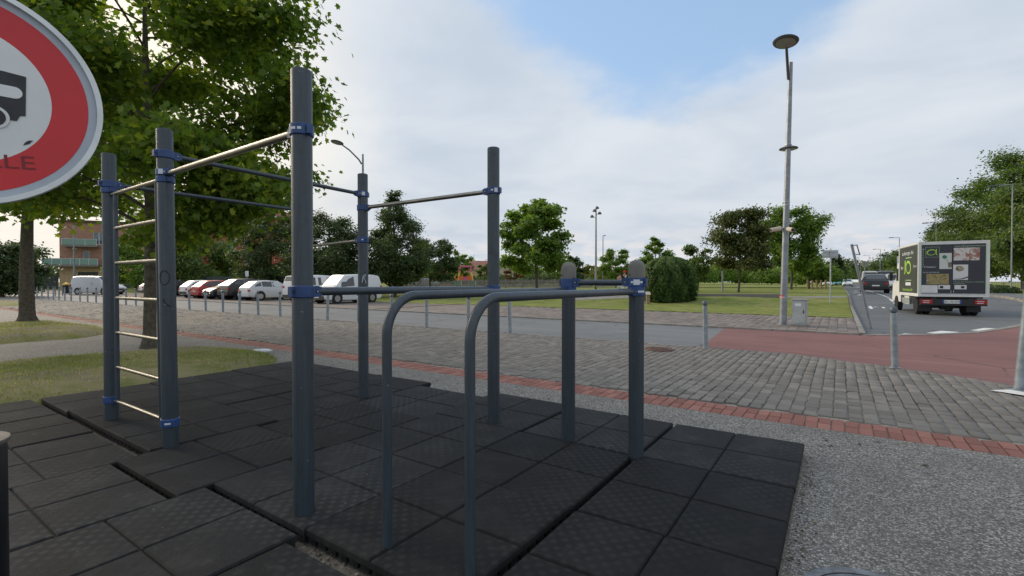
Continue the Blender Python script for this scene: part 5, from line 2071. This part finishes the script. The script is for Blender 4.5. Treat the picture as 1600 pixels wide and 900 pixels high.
car(minivan(.90, 4.3, 1.80), 'parked_van', 'white people carrier with side windows beside the white panel van', 'van', -29.8, 19.9, UP, 'car_white', extra_windows=[(4, .3, 5, .25, .12, .80, 0, 0), (5, .4, 6, .2, .12, .80, 0, 0)])
car(minivan(.90, 4.25, 1.82), 'parked_van', 'white panel van with dark front bumper parked nose-out at the end of the row', 'van', -26.2, 19.45, DOWN, 'car_white')
u, v = sv(155, 51)
car(bigvan(.96, 4.9, 1.95), 'parked_van', 'white delivery van parked before the tan apartment building', 'van', u, v, R(28), 'car_white', z=-.0, panel_van=True)
# traffic on the side road
for kind, nm, lab, cat, px, d, hd, paint, kw in [
        (suv(.95, 4.7, 1.66), 'car', 'black suv driving away along the side road', 'car', 1366, 43, UP, 'car_black', {}),
        (bigvan(1.02, 5.4, 2.35), 'van', 'tall black van standing beyond the black suv', 'van', 1382, 62, UP, 'car_black', dict(panel_van=True)),
        (bigvan(1.02, 5.6, 2.5), 'van', 'white box van ahead of the black suv', 'van', 1358, 70, UP, 'car_white', dict(panel_van=True)),
        (hatch(.88, 4.2, 1.5), 'car', 'small white car coming down the far side road', 'car', 1324, 96, DOWN, 'car_white', {}),
        (bigvan(1.0, 5.2, 2.2), 'van', 'turquoise van far down the side road', 'van', 1310, 116, DOWN, 'car_cyan', dict(panel_van=True)),
        (hatch(.88, 4.2, 1.5), 'car', 'far white car at the lawn edge of the side road', 'car', 1293, 100, DOWN, 'car_white', {}),
        (minivan(.9, 4.2, 1.9), 'van', 'small white van waiting behind the parking sign', 'van', 1397, 56, DOWN, 'car_white', {})]:
    u, v = sv(px, d)
    car(kind, nm, lab, cat, u, v, hd, paint, z=road_z(v) - .012 + (.12 if u > 8.3 else 0) + (.05 if u < .4 else 0), **kw)
for px, d, pn, lab in ((645, 84, 'car_silver', 'far silver car behind the end of the picket fence'), (668, 82, 'car_grey', 'far grey car behind the picket fence under the round tree')):
    u, v = sv(px, d)
    car(hatch(), 'far_car', lab, 'car', u, v, R(10), pn, z=lawn_z(v, u))

# ------------------------------------------------------------------ delivery truck
hb = R(28.0)
hx, hy = CS * math.sin(hb) - SN * math.cos(hb), SN * math.sin(hb) + CS * math.cos(hb)
TRZ = math.atan2(hy, hx) - math.pi / 2
rl = (CS * 17.0 - SN * 20.1, SN * 17.0 + CS * 20.1)
TK = thing('delivery_truck', 'white box truck with dark restaurant advertising on its doors driving away', 'truck', (rl[0], rl[1], -.041), TRZ)
W, LEN, Z0, Z1 = 2.22, 3.35, .86, 3.06


def tb(name, x0, x1, y0, y1, z0, z1, m, par=None):
    return MB().box(x0, x1, y0, y1, z0, z1).build(name, m, par or TK)


tb('cargo_box', .02, W - .02, .03, LEN, Z0, Z1 - .02, 'truck_white')
tb('floor_frame', 0, W, -.03, LEN + .02, Z0 - .07, Z0 - .002, 'truck_white')
tb('corner_post', 0, .10, -.015, .08, Z0, Z1, 'truck_white')
tb('corner_post', W - .12, W, -.015, .08, Z0, Z1, 'truck_white')
tb('corner_post', 0, .07, LEN - .08, LEN + .02, Z0, Z1, 'truck_white')
tb('roof_rail', .102, W - .122, -.012, .06, Z1 - .12, Z1 + .005, 'truck_white')
tb('roof_rail', .0, .05, .082, LEN - .082, Z1 - .07, Z1 + .002, 'truck_white')
tb('light_strip', .087, .104, -.020, -.0152, Z0 + .05, Z1 - .03, 'lime_pale')
dl = tb('rear_door', .105, 1.085, -.012, .028, Z0 + .07, Z1 - .122, 'truck_dark')
dr = tb('rear_door', 1.095, W - .125, -.012, .028, Z0 + .07, Z1 - .122, 'truck_dark')
tb('edge_strip', W - .122, W - .098, -.020, -.0155, Z0 + .1, Z1 - .15, 'lime_pale')
sd = tb('side_panel', .008, .0195, .10, LEN - .12, Z0 + .06, Z1 - .09, 'truck_side')


def pic(name, x0, x1, z0, z1, stops, scale, par, seed=0.0, y=-.0145):
    """printed picture on the door: soft blotches of the print's colours"""
    m = bpy.data.materials.new(name)
    m.use_nodes = True
    k = NT(m.node_tree)
    tc = k.new('ShaderNodeTexCoord')
    mp = k.new('ShaderNodeMapping')
    k.l.new(tc.outputs['Object'], mp.inputs[0])
    mp.inputs['Location'].default_value = (seed, seed * .7, seed * 1.3)
    c = k.ramp(k.noise(mp.outputs[0], scale, 4, .6, .8), stops)
    k.l.new(c, k.n['Principled BSDF'].inputs['Base Color'])
    k.n['Principled BSDF'].inputs['Roughness'].default_value = .5
    MATS[name] = m
    return tb('print_panel', x0, x1, y, -.0121, z0, z1, name, par)


TX = Matrix.Rotation(math.pi / 2, 4, 'X')


def tt(name, s, x, z, size, m, par, width=None, italic=0, y=-.0135):
    return text_mesh(name, s, size, m, par, Matrix.Translation((x, y, z)) @ TX, .0006, italic, width)


pic('print_lolly', .68, 1.065, 1.93, 2.58, [(0, (.52, .56, .53)), (1, (.62, .64, .62))], 2, dl)
MB().lathe([(0, -.0147), (.075, -.0147), (.075, -.016), (0, -.016)][::-1], 28, (.84, 0, 2.42), 'Y').build('printed_disc', 'green_paint', dl)
MB().plate([(.875, 2.345), (.885, 2.35), (.985, 2.17), (.975, 2.165)], -.0158, -.0147).build('printed_stick', 'trim', dl)
MB().plate([(.94, 2.16), (1.0, 2.20), (1.064, 2.22), (1.064, 2.0), (.97, 1.98), (.95, 2.05)], -.0158, -.0147).build('printed_hand', 'bin_cap', dl)
pic('print_food', .27, .98, 1.30, 1.73, [(0, (.05, .05, .03)), (.38, (.12, .13, .05)), (.5, (.42, .30, .12)), (.58, (.16, .17, .07)), (.66, (.42, .38, .44)), (.8, (.55, .52, .58))], 7, dl, 3.1)
pic('print_table', 1.12, 1.92, 2.27, 2.78, [(0, (.50, .48, .47)), (.46, (.62, .60, .58)), (.55, (.36, .22, .17)), (.62, (.32, .12, .08)), (.70, (.08, .06, .06)), (.8, (.5, .47, .45))], 4, dr, 1.7)
pic('print_plate', 1.11, 1.57, 1.48, 2.10, [(0, (.60, .61, .62)), (1, (.66, .66, .66))], 2, dr, .4)
MB().plate([(1.18, 1.90), (1.28, 1.82), (1.42, 1.86), (1.45, 1.95), (1.36, 2.04), (1.22, 2.05)], -.0158, -.0147).build('printed_food', 'print_food', dr)
MB().plate([(1.14, 1.50), (1.40, 1.505), (1.568, 1.57), (1.568, 1.62), (1.38, 1.54), (1.14, 1.52)], -.0158, -.0147).build('printed_shadow', 'ink', dr)
for i, ch in enumerate('Restaurant'):
    tt('lettering', ch, .135, 2.72 - i * .078, .085, 'frame_white', dl)
tt('lettering', 'Traiteur', .16, 1.985, .105, 'frame_white', dl, .40, .25)
tt('lettering', 'Tel. 03 20 50 89 98', .15, 1.775, .055, 'sticker', dl, .52)
tt('lettering', 'www.aubergeduhameau.com', 1.14, 2.83, .07, 'lime_pale', dr, .94, .1)
tt('lettering', '14 rue du docteur couteaux', 1.12, 1.385, .055, 'lime_pale', dr, .93)
tt('lettering', '59310 nomain', 1.12, 1.315, .05, 'lime_pale', dr, .36)
# green square with the looped letter
for (x0, x1, z0, z1) in ((.235, .675, 2.835, 2.842), (.235, .675, 2.418, 2.425), (.235, .242, 2.425, 2.835), (.668, .675, 2.425, 2.835)):
    tb('logo_frame', x0, x1, -.0142, -.0121, z0, z1, 'lime_pale', dl)


def loop_logo(par, cx, cz, rx, rz_, tail, yy, m, wdt, flip=False):
    n = 40
    vs, fs = [], []
    for k in range(n):
        a = 2 * math.pi * k / n
        w = wdt * (1 + .35 * math.cos(a - 2.4))
        for q in (1, 0):
            x = cx + (rx - q * w) * math.cos(a) + .12 * rz_ * math.sin(a)
            z = cz + (rz_ - q * w) * math.sin(a)
            vs.append((x, yy, z) if not flip else (yy, x, z))
    for k in range(n):
        q = (k + 1) % n
        f = (2 * k, 2 * k + 1, 2 * q + 1, 2 * q)
        fs.append(f)
    b = MB().add(vs, fs)
    if tail:
        pts = [(cx + rx * 1.02, cz + rz_ * 1.05), (cx + rx * .98, cz - rz_ * .5), (cx + rx * 1.12, cz - rz_ * .95), (cx + rx * 1.30, cz - rz_ * .8)]
        b.tube([(x, yy - .0005, z) for x, z in pts] if not flip else [(yy, x, z) for x, z in pts], wdt * .5, 6)
    return b.build('logo', m, par)


loop_logo(dl, .42, 2.625, .155, .125, True, -.0136, 'lime', .032)
loop_logo(sd, 1.62, 2.05, .42, .30, True, .0062, 'lime', .085, True)
SXM = lambda y, z: Matrix.Translation((.0065, y, z)) @ Matrix.Rotation(-math.pi / 2, 4, 'Z') @ TX
text_mesh('lettering', 'auberge du', .24, 'sticker', sd, SXM(2.75, 2.62), .0006, 0, 1.9)
text_mesh('lettering', 'Bar', .20, 'sticker', sd, SXM(3.0, 1.98), .0006, 0, .45)
for i, ch in enumerate('Resto'):
    text_mesh('lettering', ch, .17, 'sticker', sd, SXM(.78 - i * .105, 2.02), .0006, 0)
text_mesh('lettering', 'hameau.fr', .18, 'lime', sd, SXM(2.6, 1.0), .0006, 0, 1.7)
for y0_, y1_, z0_, z1_, m_ in ((1.1, 2.1, 2.46, 2.49, 'lime_pale'), (1.1, 2.1, 1.46, 1.485, 'lime_pale'), (1.2, 2.1, 1.24, 1.38, 'sticker')):
    tb('print_strip', .0065, .0079, y0_, y1_, z0_, z1_, m_, sd)
tb('service_flap', .105, .63, -.020, -.0125, .945, 1.265, 'truck_white', dl)
for x0 in (.65, 1.16):
    lt = tb('latch_plate', x0, x0 + .37, -.018, -.0125, 1.10, 1.27, 'truck_white', dl if x0 < 1 else dr)
for x0, par in ((.70, dl), (1.36, dr)):
    tb('latch_handle', x0, x0 + .10, -.030, -.0182, 1.14, 1.23, 'trim', par)
for x in (1.05, 1.13):
    MB().tube([(x, -.022, .95), (x, -.022, 1.05)], .012, 8).build('lock_rod', 'galv', dl if x < 1.09 else dr)
# chassis
tb('chassis_beam', .45, .60, .05, LEN + 1.2, .52, .785, 'trim')
tb('chassis_beam', W - .60, W - .45, .05, LEN + 1.2, .52, .785, 'trim')
bp_ = tb('rear_bumper', .08, W - .06, -.02, .10, .43, .70, 'trim')
for x0, x1 in ((.10, .46), (W - .44, W - .08)):
    l_ = tb('tail_light', x0, x1, -.045, -.021, .50, .67, 'tail_red', bp_)
    tb('light_lens', x0 + .06, x1 - .08, -.050, -.0455, .60, .625, 'headlamp', l_)
    tb('light_lens', x0 + .06, x1 - .10, -.050, -.0455, .525, .55, 'headlamp', l_)
np_ = tb('number_plate', .80, 1.37, -.030, -.021, .515, .655, 'plate', bp_)
tb('plate_band', .80, .845, -.0325, -.0302, .515, .655, 'plate_blue', np_)
tb('plate_band', 1.325, 1.37, -.0325, -.0302, .515, .655, 'plate_blue', np_)
tt('lettering', 'BC-740-WM', .86, .545, .11, 'ink', np_, .45, 0, -.0312)
for s, xs in ((-1, (.22, .47)), (1, (W - .47, W - .22))):
    for x in xs:
        w_ = MB()
        prof = [(.20, -.10), (.34, -.10), (.36, -.07), (.36, .07), (.34, .10), (.20, .10)]
        vs, fs = [], []
        n = 28
        for r_, q in prof:
            for j in range(n):
                a = 2 * math.pi * j / n
                vs.append((x + q, .95 + r_ * math.cos(a), .36 + r_ * math.sin(a)))
        for i in range(len(prof) - 1):
            for j in range(n):
                k = (j + 1) % n
                fs.append((i * n + j, i * n + k, (i + 1) * n + k, (i + 1) * n + j))
        fs += [tuple(range(n))[::-1], tuple(range((len(prof) - 1) * n, len(prof) * n))]
        w_.add(vs, fs).build('wheel', 'tyre', TK, smooth=40)
    tb('mudflap', xs[0] - .1, xs[1] + .1, .42, .435, .16, .52, 'trim')
    x = .17 if s < 0 else W - .17
    MB().tube([(x - .1, LEN + .85, .36), (x + .1, LEN + .85, .36)], .36, 28).build('wheel', 'tyre', TK, smooth=40)
tb('mudguard', .06, .13, .45, 1.45, .74, .785, 'trim')
tb('side_guard', .05, .09, 1.6, 2.9, .42, .68, 'galv')
tb('fuel_tank', W - .46, W - .08, 1.7, 2.7, .36, .77, 'trim')
tb('axle', .30, W - .30, .88, 1.02, .28, .44, 'trim')
tb('differential', .95, 1.27, .76, 1.14, .22, .50, 'trim')
tb('under_tray', .61, W - .61, .20, LEN + 1.0, .46, .60, 'trim')
tb('underride_bar', .15, W - .15, .12, .20, .72, .785, 'trim')
tb('tool_box', .06, .44, 1.7, 2.5, .40, .77, 'truck_white')
# cab
cab = MB()
prof = [(LEN + .06, .45), (LEN + .06, 2.25), (LEN + .75, 2.30), (LEN + 1.15, 1.55), (LEN + 1.75, 1.25), (LEN + 1.85, .45)]
n = len(prof)
vs = [(.10, y, z) for y, z in prof] + [(W - .10, y, z) for y, z in prof]
fs = [tuple(range(n)), tuple(range(2 * n - 1, n - 1, -1))] + [((i + 1) % n, i, n + i, n + (i + 1) % n) for i in range(n)]
cab.add(vs, fs).build('cab', 'truck_white', TK)
tb('side_window', .092, .0998, LEN + .35, LEN + .95, 1.45, 2.05, 'glass')
tb('mirror', -.16, -.04, LEN + 1.02, LEN + 1.10, 1.45, 1.85, 'trim')
tb('mirror', W + .04, W + .16, LEN + 1.02, LEN + 1.10, 1.45, 1.85, 'trim')
tb('mirror_arm', -.04, .0995, LEN + 1.04, LEN + 1.08, 1.62, 1.66, 'trim')

# ------------------------------------------------------------------ buildings
def facade(t, x0, x1, z0, z1, y, thick, openings, m):
    """wall with real openings: split in a grid of boxes, windows set back with frame and pane"""
    xs = sorted(set([x0, x1] + [o[0] for o in openings] + [o[1] for o in openings]))
    zs = sorted(set([z0, z1] + [o[2] for o in openings] + [o[3] for o in openings]))
    b = MB()
    for i in range(len(xs) - 1):
        for j in range(len(zs) - 1):
            cx, cz = (xs[i] + xs[i + 1]) / 2, (zs[j] + zs[j + 1]) / 2
            if any(o[0] < cx < o[1] and o[2] < cz < o[3] for o in openings):
                continue
            b.box(xs[i], xs[i + 1], y, y + thick, zs[j], zs[j + 1])
    b.build('wall', m, t)
    for (a, c, d, e, kind) in openings:
        w = MB()
        f = .09
        w.box(a, a + f, y + .12, y + .20, d, e)
        w.box(c - f, c, y + .12, y + .20, d, e)
        w.box(a + f, c - f, y + .12, y + .20, d, d + f)
        w.box(a + f, c - f, y + .12, y + .20, e - f, e)
        if c - a > 1.3:
            w.box((a + c) / 2 - f / 2, (a + c) / 2 + f / 2, y + .12, y + .20, d + f, e - f)
        fr = w.build('window', 'frame_white' if kind != 'dark' else 'shutter_dark', t)
        MB().box(a + f, c - f, y + .16, y + .18, d + f, e - f).build('pane', 'window_glass' if kind != 'dark' else 'shutter_dark', fr)
        if kind == 'dark':
            for q in range(1, 4):
                x = a + (c - a) * q / 4
                MB().box(x - .03, x + .03, y + .10, y + .159, d, e).build('mullion', 'trim', fr)


# tan apartment building with balconies, seen across the car park
u0, v0 = sv(93, 80)
u1, v1 = sv(258, 86)
ang = math.atan2(v1 - v0, u1 - u0)
TB = thing('apartment_building', 'tan and brick apartment building with green glass balconies behind the white delivery van', 'building', (u0, v0, 0), ang)
LB = math.hypot(u1 - u0, v1 - v0)
ops = [(2.4, 5.1, .0, 3.0, 'dark'), (7.2, 10.6, .0, 3.2, 'dark'), (14.0, 18.0, .0, 3.2, 'dark')]
facade(TB, 0, LB, 0, 4.0, 0, .4, ops, 'brick_tan')
ops2 = [(3.0, 3.9, 4.5, 6.6, 'w'), (7.2, 7.8, 5.8, 6.8, 'w'), (8.3, 8.9, 5.8, 6.8, 'w'), (10.6, 12.2, 4.6, 7.0, 'w'), (4.4, 6.0, 7.7, 9.8, 'w'), (11.6, 12.8, 8.2, 10.4, 'w'), (16, 17.6, 4.6, 7.0, 'w'), (16.5, 18, 8.0, 10.2, 'w')]
facade(TB, 0, LB, 4.002, 11.4, .15, .4, ops2, 'brick_pink')
MB().box(-.001, LB, .56, 14, .02, 11.38).build('core', 'brick_pink', TB)
MB().box(-.3, LB + .3, -.2, 14.3, 11.402, 11.75).build('roof', 'roof_dark', TB)
MB().box(9.0, 15.0, 1.0, 8.0, 11.76, 13.6).build('penthouse', 'render_pale', TB)
for x0, x1, z, dp in ((-1.6, 5.6, 4.1, 1.7), (6.3, 13.6, 4.2, 1.3), (.8, 5.4, 7.4, 1.5), (15, 19, 4.2, 1.3), (15, 19, 7.5, 1.3)):
    bo = MB().box(x0, x1, -dp, .148, z - .22, z).build('balcony', 'slab', TB)
    MB().box(x0 + .02, x1 - .02, -dp + .02, -dp + .06, z + .08, z + 1.05).build('balustrade', 'rail_glass', bo)
    MB().box(x0 + .02, x0 + .06, -dp + .065, .1, z + .08, z + 1.05).build('balustrade', 'rail_glass', bo)
    MB().box(x0 + .0, x1 - .0, -dp + .01, -dp + .07, z + 1.055, z + 1.10).build('handrail', 'frame_white', bo)
    for k in range(int((x1 - x0) / 1.2) + 1):
        x = x0 + .04 + k * (x1 - x0 - .08) / max(1, int((x1 - x0) / 1.2))
        MB().box(x - .025, x + .025, -dp + .0, -dp + .019, z, z + 1.05).build('baluster', 'frame_white', bo)
MB().box(6.4, 9.8, -.06, .146, 5.0, 6.2).build('pale_panel', 'render_pale', TB)

# red brick apartment block behind the parked cars
u0, v0 = sv(262, 90)
u1, v1 = sv(400, 84)
ang = math.atan2(v1 - v0, u1 - u0)
RB = thing('apartment_building', 'red brick apartment block with white windows rising behind the parked cars', 'building', (u0, v0, 0), ang)
LB = math.hypot(u1 - u0, v1 - v0)
ops = []
for fl in range(4):
    z = 1.0 + fl * 3.1
    for x in (2.0, 6.2, 10.2, 12.0, 14.2, 18.0):
        w = 1.2 if (int(x * 10) + fl) % 3 else 2.1
        ops.append((x, x + w, z, z + (1.5 if w < 2 else 2.1), 'w'))
facade(RB, 0, LB, 0, 13.0, 0, .4, [o for o in ops if o[1] < LB - .5], 'brick_red')
MB().box(.0, LB, .42, 12, .02, 12.98).build('core', 'brick_red', RB)
MB().box(-.5, LB + .5, -.6, 12.5, 13.003, 13.3).build('eaves', 'frame_white', RB)
MB().prism([(-.4, -.5), (LB + .4, -.5), (LB + .4, 12.4), (-.4, 12.4)], 13.302, 13.31).add([(-.4, -.5, 13.312), (LB + .4, -.5, 13.312), (LB + .4, 12.4, 13.312), (-.4, 12.4, 13.312), (2, 6, 15.6), (LB - 2, 6, 15.6)], [(0, 1, 5, 4), (1, 2, 5), (2, 3, 4, 5), (3, 0, 4)]).build('roof', 'roof_tile', RB)
MB().box(1.0, 8.0, -.5, -.02, 3.0, 10.6).build('pale_bay', 'render_pale', RB)

# dark boarded fence behind the cars and at far left
def board_fence(label, px0, d0, px1, d1, h):
    a, b_ = Vector(sv(px0, d0)), Vector(sv(px1, d1))
    t = thing('board_fence', label, 'fence', (a.x, a.y, 0), math.atan2((b_ - a).y, (b_ - a).x))
    Ln = (b_ - a).length
    b = MB()
    k = int(Ln / .2)
    for i in range(k):
        b.box(i * .2 + .006, i * .2 + .194, 0, .03, .05, h)
    b.build('boards', 'shutter_dark', t)['kind'] = 'stuff'
    for i in range(int(Ln / 2.5) + 1):
        MB().box(i * 2.5 - .05, i * 2.5 + .05, .031, .13, 0, h + .05).build('fence_post', 'trim', t)
    return t


board_fence('dark boarded fence behind the row of parked cars', 236, 56, 470, 44, 1.9)
board_fence('dark boarded fence beside the tan apartment building', -30, 72, 92, 80, 2.6)
# small white sign on a post behind the cars
u, v = sv(386, 44)
t = thing('small_sign', 'small white sign on a thin post behind the black compact suv', 'sign', (u, v, 0), YAW)
MB().tube([(0, .02, 0), (0, .02, 2.35)], .03, 8).build('pole', 'galv', t)
MB().box(-.16, .16, -.012, -.006, 1.85, 2.35).build('panel', 'sign_white', t)

# houses beyond the playground
def house(label, px, d, w, dp, h, ridge, wall, roof, rz, nwin):
    u, v = sv(px, d)
    t = thing('house', label, 'house', (u, v, lawn_z(v, u)), rz)
    ops = [(-w / 2 + (k + .5) * w / nwin - .5, -w / 2 + (k + .5) * w / nwin + .5, 1.0, 2.2, 'w') for k in range(nwin)]
    facade(t, -w / 2, w / 2, 0, h, -dp / 2, .35, ops, wall)
    MB().box(-w / 2, w / 2, -dp / 2 + .36, dp / 2, .02, h - .01).build('core', wall, t)
    e = .35
    rf = MB().add([(-w / 2 - e, -dp / 2 - e, h + .004), (w / 2 + e, -dp / 2 - e, h + .004), (w / 2 + e, dp / 2 + e, h + .004), (-w / 2 - e, dp / 2 + e, h + .004), (-w / 2 + .2, 0, h + ridge), (w / 2 - .2, 0, h + ridge)], [(0, 1, 5, 4), (2, 3, 4, 5), (1, 2, 5), (3, 0, 4), (3, 2, 1, 0)]).build('roof', roof, t)
    MB().box(w * .2, w * .2 + .6, .3, .9, h + ridge * .6, h + ridge + .7).build('chimney', 'brick_red', rf)
    return t


house('tan house with red-brown tiled roof behind the playground', 757, 112, 8.5, 8, 3.6, 2.2, 'brick_tan', 'roof_tile', YAW - R(8), 3)
house('low brick house with dark roof beside the tan house', 722, 118, 9, 8, 3.2, 1.7, 'brick_pink', 'roof_tile', YAW - R(8), 3)
# pale gable end house
u, v = sv(790, 104)
t = thing('house', 'pale rendered house gable end beside the rust-brown tree', 'house', (u, v, lawn_z(v, u)), YAW + R(12))
w, h, rg, dp = 5.2, 3.4, 2.0, 9
MB().plate([(-w / 2, 0), (w / 2, 0), (w / 2, h), (0, h + rg), (-w / 2, h)], -dp / 2, -dp / 2 + .35).build('gable_wall', 'render_pale', t)
MB().box(-w / 2, w / 2, -dp / 2 + .351, dp / 2, .02, h - .01).build('core', 'render_pale', t)
MB().add([(-w / 2 - .3, -dp / 2 - .2, h - .15), (0, -dp / 2 - .2, h + rg + .1), (w / 2 + .3, -dp / 2 - .2, h - .15), (-w / 2 - .3, dp / 2, h - .15), (0, dp / 2, h + rg + .1), (w / 2 + .3, dp / 2, h - .15), (-w / 2 - .3, -dp / 2 - .2, h - .3), (0, -dp / 2 - .2, h + rg - .06), (w / 2 + .3, -dp / 2 - .2, h - .3)], [(0, 1, 4, 3), (1, 2, 5, 4), (0, 6, 7, 1), (1, 7, 8, 2)]).build('roof', 'roof_dark', t)
# garden railing beside the truck
a, b_ = Vector(sv(1535, 47)), Vector(sv(1640, 44))
t = thing('iron_railing', 'pale iron railing on a low wall beneath the tall roadside trees', 'railing', (a.x, a.y, .05), math.atan2((b_ - a).y, (b_ - a).x))
Ln = (b_ - a).length
MB().box(0, Ln, -.1, .1, 0, .45).build('low_wall', 'brick_tan', t)
b = MB()
for i in range(int(Ln / .16)):
    b.box(i * .16, i * .16 + .03, -.015, .015, .45, 1.35)
b.build('bars', 'galv', t)['kind'] = 'stuff'
for zz in (.55, 1.25):
    MB().box(0, Ln, .016, .04, zz, zz + .05).build('rail', 'galv', t)
